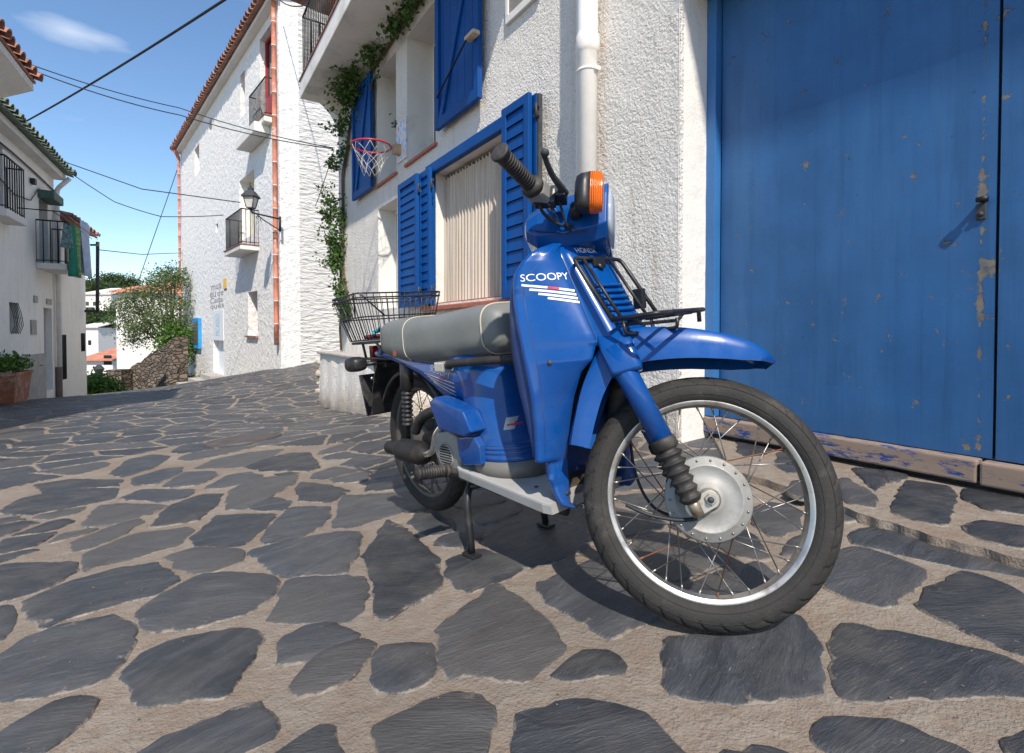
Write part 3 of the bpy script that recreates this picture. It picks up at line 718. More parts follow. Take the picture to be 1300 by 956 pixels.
# ------------------------------------------------------------------ the white house with the blue shutters
house = empty('corner_house', frame(QO, QD, QN), 'white rough stuccoed house with blue shutters, ivy and big blue door on the right', 'house')
H = [(-6.5, 0, -1.0, 1.83, .30), (1.66, 3.10, .29, 1.63, .14), (4.22, 4.94, .30, 1.64, .26), (3.1, 3.885, 1.95, 3.42, .34), (4.25, 4.94, 1.95, 3.42, .34)]
wm = wall_mb(-7, 6.95, -2.0, 6.4, H, .45); wo_ = wm.build('wall', M['stucco'], house, fix=False); wo_.data.materials.append(M['smooth_white'])
for p_ in wo_.data.polygons:
    if -.44 < p_.center.y < -.01 and p_.center.z < 5 and p_.center.x > .1: p_.material_index = 1
# outer skin relief: slightly rounded arris on the door reveal
rv = MB(); rows = []
for i, z in enumerate(np.linspace(-.75, 1.828, 90)):
    w = .004*math.sin(i*.9) + .004*math.sin(i*.37+2)
    rows.append([(.014, -.002, z), (.010, .0015, z), (.007, .0008, z), (.004, -.012+w, z), (-.0035+w*.3, -.04, z), (-.0035+w*.3, -.16, z), (-.0035, -.298, z)])
rv.grid(rows); rv.build('door_reveal', M['reveal'], house)
MB().box((6.5, -.46, -2), (6.95, -6, 6.4)).box((-7, -.46, 1.9), (6.4, -6, 6.4)).build('rear_wall', M['stucco'], house)
MB().box((-7.2, .3, 6.4), (7.2, -6.2, 6.55)).build('roof', M['tile'], house)
# rough buttress patch of plinth
pl = MB(); prof = []
nz = 10
for i, s in enumerate(np.linspace(3.2, 7.05, 34)):
    j = .012*math.sin(i*1.3)
    prof.append([(s, .0, -1.6), (s, .34+j, -1.6), (s, .33+j, -1.0), (s, .315+j, -.62), (s, .30+j*.6, -.365)])
pl.grid(prof); pl.add([prof[-1][0], prof[-1][1], prof[-1][2], prof[-1][3], prof[-1][4], (7.05, 0, -.365)], [(0,1,2,3,4,5)]); pl.add([prof[0][0], prof[0][1], prof[0][2], prof[0][3], prof[0][4], (3.2, 0, -.365)], [(0,1,2,3,4,5)])
plinth = pl.build('plinth', M['stucco'], house)
MB().box((3.18, .002, -.366), (7.1, .34, -.325), bev=.012).build('coping', M['concrete'], plinth)
# rubble end of the plinth
rb = MB()
for i in range(70):
    s = 7.05 + random.uniform(0, .07); o_ = random.uniform(-.1, .30); z = random.uniform(-1.45, -.45); a = random.uniform(.03, .06)
    rb.box((-a, -a*1.2, -a*.6), (a, a*1.2, a*.6), Matrix.Translation((s, o_, z)) @ Matrix.Rotation(random.uniform(0, 3), 4, 'Z') @ Matrix.Rotation(random.uniform(-.3, .3), 4, 'X'), bev=.02)
rb.build('end_rubble', simple('pale_rubble', (.5, .43, .35), .9, var=.3, vscale=5, bmp=.01), plinth)

# balcony of the upper floor
bal = MB().box((.9, .002, 3.6), (6.67, .65, 3.86), bev=.012).build('balcony', M['soffit'], house)
r_ = MB(); railing(r_, .95, 6.62, .61, 3.86, .97, .105, .009); r_.build('railing', M['iron'], bal)
MB().box((.88, .0, 3.862), (6.7, .665, 3.885)).build('edging', M['tile'], bal)
br = MB(); poly = [(0.003, 3.6), (.36, 3.6), (.3, 3.56), (.2, 3.46), (.12, 3.33), (.06, 3.18), (.02, 3.05), (.003, 2.98)]
br.prism([(p[0], p[1]) for p in poly], 6.45, 6.67, Matrix(((0,1,0,0),(1,0,0,0),(0,0,1,0),(0,0,0,1)))); br.build('bracket', M['smooth_white'], bal)

# big lower window
win = MB()
for a, b in (((1.56, .003, .27), (1.66, .055, 1.66)), ((3.10, .003, .27), (3.20, .055, 1.66)), ((1.54, .003, 1.63), (3.23, .062, 1.73))): win.box(a, b, bev=.006)
fr = win.build('window', M['shutter'], house); fr['label'] = 'big square window in a blue frame with cream curtain'
MB().box((1.67, -.135, .30), (3.09, -.130, 1.62)).build('pane', M['glass'], fr)
cu = MB(); rows = []
for z in np.linspace(.305, 1.60, 14):
    row = []
    for k in range(261):
        s = 1.675 + 1.415*k/260; a = .011*math.sin(k*.52 + .5*math.sin(k*.11)) + .006*math.sin(k*1.13+z*.8); row.append((s, -.100 + a*(1.15-.12*z), z + .004*math.sin(k*.3)))
    rows.append(row)
cu.grid(rows); cu.build('curtain', M['curtain'], fr)
MB().box((1.67, -.118, 1.585), (3.09, -.095, 1.60)).build('curtain_rod', M['iron'], fr)
MB().box((1.45, .003, .215), (3.30, .085, .262), bev=.008).box((1.665, -.128, .292), (3.095, .0, .299)).build('sill', M['sill'], fr)
# small lower window
sw = MB().box((4.225, -.255, .305), (4.935, -.235, 1.635)).build('window', M['smooth_white'], house)
MB().box((4.27, -.234, .35), (4.57, -.228, 1.59)).box((4.59, -.234, .35), (4.89, -.228, 1.59)).build('pane', simple('pale_pane', (.35, .36, .36), .15), sw)
for (a, b) in ((3.1, 3.885), (4.25, 4.94)):
    w = MB().box((a+.005, -.335, 1.955), (b-.005, -.32, 3.415)).build('window', M['smooth_white'], house)
    MB().box((a+.06, -.319, 2.0), (b-.06, -.313, 3.37)).build('pane', M['glass'], w)
    MB().box((a-.05, .002, 1.915), (b+.03, .035, 1.948), bev=.006).build('sill', M['sill'], w)

def louvre(s0, s1, z0, z1, out, name='shutter', t=.035, n=14, lab=None, slope=True):
    f = MB(); w = .06
    f.box((s0, out, z0), (s0+w, out+t, z1), bev=.003).box((s1-w, out, z0), (s1, out+t, z1), bev=.003)
    f.box((s0+w, out+.001, z0), (s1-w, out+t-.001, z0+w*1.2), bev=.003).box((s0+w, out+.001, z1-w*1.1), (s1-w, out+t-.001, z1), bev=.003)
    o = f.build(name, M['shutter'], house)
    if lab: o['label'] = lab
    b = MB(); a0, a1 = z0+w*1.2, z1-w*1.1; MB().box((s0+w-.002, out+.001, a0), (s1-w+.002, out+.004, a1)).build('shade_backing', M['blackplastic'], o)  # black sheet paints in the shade between the slats
    for i in range(n):
        za = a0 + (a1-a0)*i/n; zb = a0 + (a1-a0)*(i+1)/n - .003
        M_ = Matrix.Translation((0, out+t*.48, (za+zb)/2)) @ Matrix.Rotation(R(8), 4, 'X')
        b.box((s0+w-.002, -.004, -(zb-za)/2), (s1-w+.002, .004, (zb-za)/2), M_, bev=.0015)
    b.build('slat_panel', M['shutter'], o); return o
def hinge(parent, s, out, z):
    h = MB().box((s-.03, out, z-.045), (s+.03, out+.012, z-.02)).box((s-.03, out, z+.02), (s+.03, out+.012, z+.045)); h.tube([(s, out+.01, z-.05), (s, out+.01, z+.05)], .011, 8)
    h.build('hinge', M['oldiron'], parent)
sx_ = lambda x, o: WQ.px(x, 300, o)[0]
l0, l1 = sx_(530.5, .14), sx_(506.5, .14)
a = louvre(l0, l1, .27, 1.66, .12, lab='folded out louvred shutter left of the curtained window')
k0, k1 = sx_(546, .10), sx_(531.5, .10)
b = louvre(k0, k1, .285, 1.67, .075, lab='narrow folded leaf between louvred shutter and window frame', t=.03)
for z in (.42, 1.5): hinge(b, k0-.02, .08, z); hinge(b, l0-.01, .125, z)
r0, r1 = sx_(671, .13), sx_(637, .13)
a = louvre(r0, r1, .255, 1.72, .10, lab='louvred shutter right of the curtained window')
q0, q1 = sx_(680.5, .09), sx_(672, .09)
b = louvre(q0, q1, .27, 1.71, .06, lab='outer folded leaf of the right shutter', t=.03)
for z in (.42, 1.58): hinge(b, q0-.01, .085, z)
MB().box((q0-.022, .05, .28), (q0-.002, .085, 1.70)).build('edge_strip', M['oldiron'], b)
def boarded(s0, s1, z0, z1, out, lab, diag):
    p = MB(); n = 6
    for i in range(n): p.box((s0+(s1-s0)*i/n+.002, out, z0), (s0+(s1-s0)*(i+1)/n-.002, out+.018, z1), bev=.003)
    o = p.build('shutter', M['shutter'], house); o['label'] = lab
    f = MB(); y0, y1 = out+.018, out+.045; w = .075
    f.box((s0, y0, z0), (s0+w, y1, z1), bev=.004).box((s1-w, y0, z0), (s1, y1, z1), bev=.004).box((s0+w, y0, z0), (s1-w, y1-.001, z0+w*1.3), bev=.004).box((s0+w, y0, z1-w), (s1-w, y1-.001, z1), bev=.004)
    f.build('frame', M['shutter'], o)
    A = Vector((diag[0], y0+.012, z0+w)); B = Vector((diag[1], y0+.012, z1-w)); d = B-A; L = d.length; ang = math.atan2(d.x, d.z)
    MB().box((-.035, -.011, 0), (.035, .011, L), Matrix.Translation(A) @ Matrix.Rotation(ang, 4, 'Y'), bev=.004).build('brace', M['shutter'], o); return o
u0, u1 = sx_(607.5, .09), sx_(553, .09)
o = boarded(u0, u1, 2.0, 3.5, .05, 'boarded shutter with diagonal brace, right of the upper windows', (u1-.1, u0+.12))
st = MB(); st.tube([(u1-.1, .12, 2.28), (u0+.05, .16, 2.52)], .009, 6); st.build('stay_bar', M['iron'], o)
MB().box((u0-.05, .10, 2.50), (u0+.11, .17, 2.535), bev=.01).build('wood_block', simple('pale_wood', (.5, .4, .28), .7), o)
o = boarded(4.97, 5.85, 1.93, 3.46, .05, 'boarded shutter behind the basketball ring beside ivy', (5.7, 5.12))
for z in (2.1, 3.25): hinge(o, 4.955, .07, z)
# vent panel
v = MB().box((1.25, .003, 2.46), (1.70, .03, 2.52), bev=.004).box((1.25, .003, 2.9), (1.70, .03, 2.96), bev=.004).box((1.25, .003, 2.521), (1.29, .03, 2.899), bev=.004).box((1.66, .003, 2.521), (1.70, .03, 2.899), bev=.004)
vv = v.build('vent_panel', M['smooth_white'], house); q = MB()
for i in range(30): z = 2.528 + i*.0123; q.box((1.291, .006, z), (1.659, .020, z+.007))
q.box((1.291, .003, 2.522), (1.659, .006, 2.898)); q.build('grille', M['concrete'], vv)
# downpipe
DS = WQ.px(745.5, 200, .085)[0]
dp = MB(); dp.lathe([(.0625, -.7), (.0625, 1.735), (.066, 1.74), (.074, 1.765), (.0755, 1.80), (.074, 1.835), (.065, 1.86), (.0625, 1.87), (.0625, 6.3)], (DS, .085, 0), (0, 0, 1), 28)
pipe = dp.build('downpipe', M['pvc'], house)
c = MB(); c.lathe([(.0665, 1.62), (.0665, 1.635)], (DS, .085, 0), (0, 0, 1), 28); c.box((DS-.08, .05, 1.615), (DS-.05, .09, 1.64)); c.build('clamp', M['pvc'], pipe)
MB().box((.82, .003, 1.0), (.845, .012, 2.6)).build('cable_trim', M['smooth_white'], house)

# ------------------------------------------------------------------ blue garage door
T = 1.90
sS = WQ.px(1267, 300, -.27)[0]
door = MB().box((-.062, -.298, -.47), (-.004, -.215, 1.9), bev=.004).build('door_frame', M['doorframe'], house)
def leaf(s0, s1, lab):
    m = MB(); n = 24; rows = []
    for z in np.linspace(-.47, 1.88, 30):
        rows.append([(s0+(s1-s0)*k/n, -.262 + .0010*math.sin(k*.8+z*1.7) + .0006*math.sin(z*5+k*.3), z) for k in range(n+1)])
    m.grid(rows); m.box((min(s0, s1), -.298, -.47), (max(s0, s1), -.268, 1.88)); 
    for e in (s0, s1): m.add([(e, -.263, -.47), (e, -.263, 1.88), (e, -.29, 1.88), (e, -.29, -.47)], [(0,1,2,3)])
    o = m.build('door', M['door'], house); o['label'] = lab; return o
d1 = leaf(-.07, sS+.004, 'wide left leaf of the blue garage door with lock'); d2 = leaf(sS-.006, -3.2, 'right leaf of the blue garage door')
(s_, z_) = WQ.px(1246, 268, -.26)
shade_balcony = MB().box((-7, .002, 4.79), (-2.5, 1.0, 5.0), bev=.012).build('balcony', M['soffit'], house); r_ = MB(); railing(r_, -6.9, -2.56, .95, 5.0, .95, .12, .009); r_.build('railing', M['iron'], shade_balcony)  # unseen balcony, added to throw the soft shadow edge across the door
lk = MB().box((s_-.014, -.262, z_-.032), (s_+.014, -.252, z_+.026), bev=.002); lk.lathe([(.009, 0), (.009, .006), (.0, .007)], (s_, -.252, z_-.012), (0, 1, 0), 12); lock = lk.build('lock', M['oldiron'], d1)
kn = MB(); (s2, z2) = WQ.px(1246, 254, -.23); kn.tube([(s2, -.26, z2), (s2, -.222, z2)], .009, 10); kn.tube([(s2+.012, -.222, z2+.002), (s2-.02, -.219, z2)], [.009, .011], 10); kn.build('knob', M['iron'], lock)
th = MB(); sC = WQ.px(1241, 600, -.2)[0]
th.box((-.004, -.297, -.560), (sC+.004, -.205, -.474), bev=.008).box((sC-.004, -.297, -.563), (-3.2, -.203, -.477), bev=.008)
th.build('threshold', M['threshold'], house)
MB().box((0, -.30, -.70), (-3.2, -.255, -.561)).build('threshold_gap_shade', M['rubber'], house)  # black strip colours in the shade of the gap under the threshold

# ------------------------------------------------------------------ things hung on the house
hs, hz = WQ.px(478, 183, .40); bs, bz = WQ.px(507, 190, .03)
hoop = empty('basketball_hoop', Matrix.Translation(WQ.world(bs, .03, bz)), 'small red basketball ring with white net on the white wall', 'basketball hoop')
Hinv = hoop.matrix_world.inverted()
cW = Vector(WQ.world(bs + .12, .33, bz + .02)) - Vector(hoop.location)
rg = MB(); rr = .228
rg.tube([cW + Vector((rr*math.cos(t), rr*math.sin(t), 0)) for t in np.linspace(0, 2*PI, 40, endpoint=False)], .010, 8, closed=True); rg.build('ring', simple('red_ring_paint', (.5, .02, .03), .4), hoop)
nb = MB(); NN = 9
def netp(k, lv): 
    a = 2*PI*k/NN; rad = [rr, .19, .15, .12, .10][lv]; return cW + Vector((rad*math.cos(a)+.01*math.sin(k*3+lv), rad*math.sin(a), -[0, .09, .17, .25, .33][lv] - .012*math.sin(k*2.1)))
for k in range(NN):
    for sgn in (1, -1):
        nb.tube([netp(k, 0), netp(k+sgn*.5, 1), netp(k, 2) if lv_ else netp(k, 2), netp(k+sgn*.5, 3), netp(k, 4)] if (lv_ := 1) else [], .0026, 4)
nb.build('net', simple('net_cord', (.6, .57, .53), .9), hoop)
inv = hoop.matrix_world.inverted()
bk = MB(); bk.box((bs-.03, .002, bz-.06), (bs+.06, .10, bz+.06), bev=.01); bk.v = [tuple(inv @ Vector(WQ.world(*p))) for p in bk.v]; bk.build('bracket', simple('bracket_wood', (.42, .3, .18), .8), hoop)
(p0, zt), (p1, zb) = WQ.px(505.5, 163), WQ.px(517.5, 203)
po = MB().box((min(p0, p1), .003, 2.03), (max(p0, p1), .018, 2.50)); pm = po.build('poster', None); pm.matrix_world = frame(QO, QD, QN)
def poster_mat():
    m, nt, b = newmat('faded_map_poster'); v = objco(nt); n = noise(nt, vmap(nt, v, (1, 1, .6)), 16, 2)
    cc = ramp(nt, n, [(.35, (.25, .4, .62)), (.47, (.7, .7, .74)), (.6, (.72, .66, .66)), (.68, (.6, .25, .25))]); nt.links.new(cc, b.inputs['Base Color']); return m
pm.data.materials.append(poster_mat()); tag(pm, 'faded blue and pink notice fixed on the pier between upper windows', 'poster')
pt_s, pt_z = WQ.px(500, 150, -.1)
fp = empty('flower_pot', Matrix.Translation(WQ.world(4.31, -.1, 2.42)), 'small terracotta pot hanging in the upper window recess', 'flower pot')
m = MB(); m.lathe([(.0, 0), (.05, 0), (.07, .1), (.075, .11), (.065, .11), (.0, .1)], (0, 0, 0), (0, 0, 1), 16); m.build('pot', M['terracotta'], fp)
def leaves(mb, pts, size, fold=.25):
    for p in pts:
        p = Vector(p); s = size * random.uniform(.6, 1.3)
        u = Vector((random.gauss(0,1), random.gauss(0,1), random.gauss(0,1))).normalized(); w = u.orthogonal().normalized(); w = (w*math.cos(a_ := random.uniform(0, 6.28)) + u.cross(w)*math.sin(a_)); n = u.cross(w)
        mb.add([p, p + u*s*.5 + w*s*.32 + n*s*fold*.4, p + u*s, p + u*s*.5 - w*s*.32 + n*s*fold*.4], [(0,1,2), (0,2,3)])
m = MB(); leaves(m, [(random.gauss(0,.05), random.gauss(0,.05), .15+random.gauss(0,.05)) for _ in range(140)], .05); m.build('foliage', M['ivy'], fp)

# ivy -----------------------------------------------------------------
ivy = empty('ivy', Matrix.Translation(WQ.world(6.7, .1, -.3)), 'green ivy climbing the corner of the white house up under its balcony', 'climbing plant')
iv0 = Vector(ivy.location)
ip = [(560,-40,.12,.12),(530,-8,.16,.15),(508,18,.2,.18),(488,46,.24,.19),(468,74,.26,.20),(455,96,.26,.19),(446,124,.2,.15),(440,158,.12,.10),(437,190,.12,.16),(430,220,.16,.22),(428,250,.2,.26),(428,285,.2,.26),(429,318,.16,.2),(431,345,.14,.16),(436,372,.12,.12),(440,400,.1,.08)]
P3 = []
for x, y, o_, w in ip:
    s, z = WQ.px(x, y, o_*.6); P3.append((s, o_*.6, z, w))
lf = MB(); stm = MB(); pts = []
def pth(t):
    k = t*(len(P3)-1); i = min(int(k), len(P3)-2); f = k-i; return [P3[i][j]*(1-f)+P3[i+1][j]*f for j in range(4)]
clus = [(random.random(), random.uniform(.6, 1.35)) for _ in range(30)]
for _ in range(250):   # sprigs gathered in uneven clusters
    tt, cs_ = random.choice(clus); tt = min(1, max(0, tt + random.gauss(0, .012))); s, o_, z, w = pth(tt); w *= cs_
    a = Vector((s + random.gauss(0, w*.42), abs(o_ + random.gauss(0, w*.32)) + .01, z + random.gauss(0, w*.42)))
    for _ in range(random.randint(6, 20)): pts.append(a + Vector((random.gauss(0, .05), random.gauss(0, .045), random.gauss(0, .06))))
for _ in range(46):    # outstanding shoots
    s, o_, z, w = pth(random.uniform(.3, .98)); d = Vector((random.uniform(-.2, .9), random.uniform(.2, 1), random.uniform(-.1, .6))).normalized(); L = random.uniform(.15, .42)
    q0 = Vector((s, o_, z)); cur = [q0 + d*L*t + Vector((0, 0, -.12*L*t*t)) for t in (0, .25, .5, .75, 1)]; stm.tube(cur, .003, 4)
    for _ in range(26): t = random.uniform(.2, 1); pts.append(q0 + d*L*t + Vector((random.gauss(0, .025), random.gauss(0, .025), random.gauss(0, .03))))
for q in range(4):
    stm.tube([(pth(t)[0] + .03*math.sin(t*20+q*2), .02+.02*(q % 2), pth(t)[2]) for t in np.linspace(0, 1, 40)], .012 - .002*q, 5)
stm.tube([(6.75, .03, -.3), (6.78, .04, 0.05), (6.72, .04, .3), (6.74, .03, .8), (6.7, .03, 1.5)], .02, 6)
pts = [p if p.y > .012 or p.x > 7 else Vector((p.x, .012, p.z)) for p in pts]
leaves(lf, pts, .062)
for mbx in (lf, stm): mbx.v = [tuple(Vector(WQ.world(*p)) - iv0) for p in mbx.v]
stm.build('stem', M['stem'], ivy); lf.build('foliage', M['ivy'], ivy, fix=False)

# ------------------------------------------------------------------ the whitewashed museum
mus = empty('museum_building', frame(MO, MD, MN), 'tall whitewashed rubble stone building with orange clay roof edge and downpipes', 'building')
ZR = 8.75; S1 = 15.2
def hpx(x0, x1, y0, y1, d=.35):
    a, b = WM.px(x0, (y0+y1)/2)[0], WM.px(x1, (y0+y1)/2)[0]; xm = (x0+x1)/2; return (min(a, b), max(a, b), WM.px(xm, y1)[1], WM.px(xm, y0)[1], d)
ho = {'red': hpx(330, 347, 38, 153, .22), 'n1': hpx(305, 311, 92, 147), 'n2': hpx(265, 269, 152, 166, .25), 'n3': hpx(247, 253, 186, 221), 'n4': hpx(274, 277, 284, 295, .2), 'bal': hpx(304, 323, 222, 302), 'low': hpx(315, 327, 370, 426), 'door': hpx(271, 284, 432, 474, .2)}
wall_mb(0, S1, -4.5, ZR, list(ho.values()), .5).build('wall', M['museum'], mus, fix=False)
MB().box((0, -.5, -3), (.5, -10, ZR)).build('side_wall', M['museum_course'], mus)
MB().box((S1-.5, -.5, -5), (S1, -10, ZR)).box((.5, -9.5, -3), (S1-.5, -10, ZR)).build('rear_wall', M['museum'], mus)
barrel_roof(-.15, S1+.3, .33, ZR+.03, -5, ZR+1.55, .26, .1).build('roof', M['tile'], mus)
MB().box((-.1, .002, ZR-.14), (S1+.1, .2, ZR-.02)).build('cornice', M['smooth_white'], mus)
def claypipe(s, out, z0, z1, top=False):
    m = MB(); prof = []; z = z0; n = int((z1-z0)/.62)
    for i in range(n+1):
        a = z0 + (z1-z0)*i/(n+1); b = z0 + (z1-z0)*(i+1)/(n+1); prof += [(.056, a), (.056, b-.09), (.060, b-.085), (.060, b-.005)]
    m.lathe(prof, (s, out, 0), (0, 0, 1), 12)
    o = m.build('clay_downpipe', M['orange_brick'], mus)
    for i in range(n+1): zc = z0+(z1-z0)*(i+1)/(n+1)-.05; MB().lathe([(.061, zc-.012), (.061, zc+.012)], (s, out, 0), (0, 0, 1), 12).build('joint', M['smooth_white'], o)
    if top: m = MB(); m.tube(catmull([(s, out, z1-.02), (s-.0, out+.02, z1+.15), (s-.1, out+.12, z1+.3), (s-.12, out+.2, z1+.42)], 5), .075, 10); m.build('elbow', M['orange_brick'], o)
claypipe(.10, .09, WM.px(359, 438)[1], ZR-.02); claypipe(S1-.12, .1, -2.4, ZR-.5, True)
def fill(k, m, dep=.3, frm=None):
    a0, a1, b0, b1, d = ho[k]
    w = MB().box((a0+.003, -d+.003, b0+.003), (a1-.003, -d+.03, b1-.003)).build('window' if k != 'door' else 'door', m, mus)
    if frm:
        f = MB(); t = .09
        f.box((a0, -d+.031, b0+.01), (a0+t, -d+.08, b1-.01)).box((a1-t, -d+.031, b0+.01), (a1, -d+.08, b1-.01)).box((a0+t, -d+.031, b1-t), (a1-t, -d+.08, b1-.01)).box((a0+t, -d+.031, b0+.01), (a1-t, -d+.08, b0+(b1-b0)*.32)); f.build('frame', frm, w)
    return w
fill('red', M['glass'], frm=M['red'])['label'] = 'red framed balcony door'
for k in ('n1', 'n2', 'n3', 'n4'): fill(k, M['glass'], frm=None if k in ('n2', 'n4') else M['red'])
fill('bal', M['cream']); fill('low', M['glass'], frm=M['red']); fill('door', M['banner'])
a0, a1, b0, b1, d = ho['low']; MB().box((a0-.08, .003, b0-.06), (a1+.1, .08, b0-.003)).build('sill', M['tile'], mus)
def mbalcony(xo, xn, xw, yb, th, hgt, lab):
    sn = WM.px(xw, yb, 0)[0]; out = min(np.linspace(.1, 1.6, 151), key=lambda o: abs(WM.px(xn, yb, o)[0] - sn)); out = float(out)
    s0, s1 = sn, WM.px(xo, yb, out)[0]; z = WM.px((xo+xn)/2, yb, out)[1]; print('balc', sn, out, s1, z)
    o = MB().box((s0, .002, z-th), (s1, out, z), bev=.02).build('balcony', M['smooth_white'], mus); o['label'] = lab
    MB().box((s0-.02, .002, z+.002), (s1+.02, out+.02, z+.03)).build('tile_edge', M['tile'], o)
    r = MB(); railing(r, s0+.04, s1-.04, out-.05, z+.03, hgt, .11, .011); r.build('railing', M['iron'], o); return o, s0, s1, z
mbalcony(314, 335.5, 347, 157, .16, 1.0, 'upper iron railed balcony before red door')
o, s0, s1, z = mbalcony(284.5, 305, 329, 315, .14, 1.0, 'lower iron railed balcony with white slab')
MB().box((WM.px(318, 170)[0], .002, WM.px(335, 178)[1]), (WM.px(343, 170)[0], .4, WM.px(335, 166)[1]), bev=.02).build('corbel', M['smooth_white'], mus)
# steps by the museum door
st = MB(); ds = (ho['door'][0]+ho['door'][1])/2
for i in range(3): st.box((ds-.9-.25*i, .002, -3.2), (ds+.9+.3*i, .45+.35*i, ho['door'][2]-.03-.17*i), bev=.01)
st.build('steps', M['concrete'], mus)
# lettering (flat mesh text)
FONTS = {}
def text_mesh(txt, size, extr=.0, font=None):
    c = bpy.data.curves.new('t', 'FONT'); c.body = txt; c.size = size; c.extrude = extr; c.align_x = 'LEFT'
    o = bpy.data.objects.new('t', c); col.objects.link(o); dg = bpy.context.evaluated_depsgraph_get(); me = bpy.data.meshes.new_from_object(o.evaluated_get(dg))
    col.objects.unlink(o); bpy.data.objects.remove(o); return me
def wall_text(txt, box, mat, name, parent, vert=False):
    # box = (s at left in view, s at right, z bottom, z top); text stretched to fill it
    me = text_mesh(txt, 1.0, .0); xs = [v.co.x for v in me.vertices]; ys = [v.co.y for v in me.vertices]
    sl, sr, z0, z1 = box
    for v in me.vertices:
        u = (v.co.x-min(xs))/(max(xs)-min(xs)); w_ = (v.co.y-min(ys))/(max(ys)-min(ys))
        if vert: v.co = (sr + (sl-sr)*w_, .022, z0 + (z1-z0)*u)
        else: v.co = (sl + (sr-sl)*u, .006, z0 + (z1-z0)*w_)
    me.materials.clear(); me.materials.append(mat); o = bpy.data.objects.new(name, me); col.objects.link(o); o.parent = parent; return o
sg = empty('museum_sign', frame(MO, MD, MN), 'grey painted lettering on the white museum wall with small yellow mark', 'sign')
pxm = lambda y: WM.px(276, y)[1]; pxs = lambda x: WM.px(x, 375)[0]
for t, xa, xb, ya, yb in (('mus', 268.5, 281, 367, 361), ('eu de', 267, 284, 376, 369), ('Cada', 267, 283, 384, 377), ('qués', 267, 284.5, 393, 385)):
    for w0, w1, word in ([(0, 1, t)] if t != 'eu de' else [(0, .42, 'eu'), (.54, 1, 'de')]): wall_text(word, (pxs(xa+(xb-xa)*w0), pxs(xa+(xb-xa)*w1), pxm(ya), pxm(yb)), M['ink'], 'lettering', sg)
MB().box((pxs(284), .003, pxm(369)), (pxs(288), .01, pxm(357))).build('yellow_mark', M['yellow'], sg)
MB().box((pxs(285), .003, pxm(371.5)), (pxs(288), .009, pxm(369.2))).build('blue_mark', M['navy'], sg)
bn = empty('wall_banner', frame(MO, MD, MN), 'tall pale vertical banner with light blue lettering above the museum door', 'banner')
b0, b1 = sorted((WM.px(271, 410)[0], WM.px(284, 410)[0]))
MB().box((b0, .003, pxm(432)), (b1, .02, pxm(394.5))).build('cloth', M['banner'], bn)
wall_text('PICASSO', (WM.px(274.5, 410)[0], WM.px(279.5, 410)[0], pxm(426), pxm(399)), M['ink_blue'], 'lettering', bn, vert=True)
cb = empty('notice_cabinet', frame(MO, MD, MN), 'bright blue framed notice cabinet on the white museum wall', 'cabinet')
c0, c1 = sorted((WM.px(247, 422)[0], WM.px(256, 422)[0])); cz0, cz1 = WM.px(251, 442)[1], WM.px(251, 404)[1]
MB().box((c0, .003, cz0), (c1, .12, cz1), bev=.01).build('frame', M['skyblue'], cb); MB().box((c0+.12, .121, cz0+.15), (c1-.12, .125, cz1-.15)).build('pane', simple('cabinet_glass', (.12, .12, .12), .2), cb)

# street lantern on bracket at the museum corner
ls, lz = WM.px(356.5, 278, .1)
lamp = empty('street_lantern', Matrix.Translation(WM.world(.1, .1, lz)), 'old iron wall lantern on scrolled bracket at the museum corner', 'street lamp')
Lo = Vector(lamp.location)
def W3(x, y, Y): return Vector(at(x, y, Y))
LY = 12.9
tip = W3(320, 270, LY); att = W3(355, 278, 13.3)
m = MB(); m.tube([att-Lo, tip-Lo], .02, 6); m.tube([W3(354.5, 292, 13.3)-Lo, W3(334, 279, 13.1)-Lo, W3(326, 272, 12.95)-Lo], .014, 6)
for k, (x, y) in enumerate(((327, 276), (332, 279))): m.tube([W3(x+1.6*math.cos(t), y-1.6*math.sin(t), 13)-Lo for t in np.linspace(0, 5, 12)], .008, 5)
m.tube([W3(355.5, 275, 13.3)-Lo, W3(355.5, 294, 13.3)-Lo], .03, 6); m.build('bracket', M['iron'], lamp)
ct = W3(318.5, 256, LY) - Lo; u = LY/650
def sq(w, dz): return [ct + Vector((w*math.cos(a), w*math.sin(a), dz)) for a in (PI/4, 3*PI/4, 5*PI/4, 7*PI/4)]
MB().loft([sq(.105, -.15), sq(.17, .10)], False).build('glass', simple('frosted_lamp_glass', (.55, .53, .48), .3), lamp)
m = MB(); m.loft([sq(.23, .10), sq(.235, .13), sq(.12, .26), sq(.075, .28), sq(.08, .34), sq(.03, .36)], False); m.loft([sq(.115, -.17), sq(.112, -.15)], False); m.tube([ct+Vector((0,0,.36)), ct+Vector((0,0,.43))], [.03, .01], 6); m.tube([ct+Vector((0,0,-.17)), tip-Lo], .025, 6)
for a, b in zip(sq(.112, -.15), sq(.177, .10)): m.tube([a, b], .012, 4)
m.build('lantern_cap', M['oldiron'], lamp)

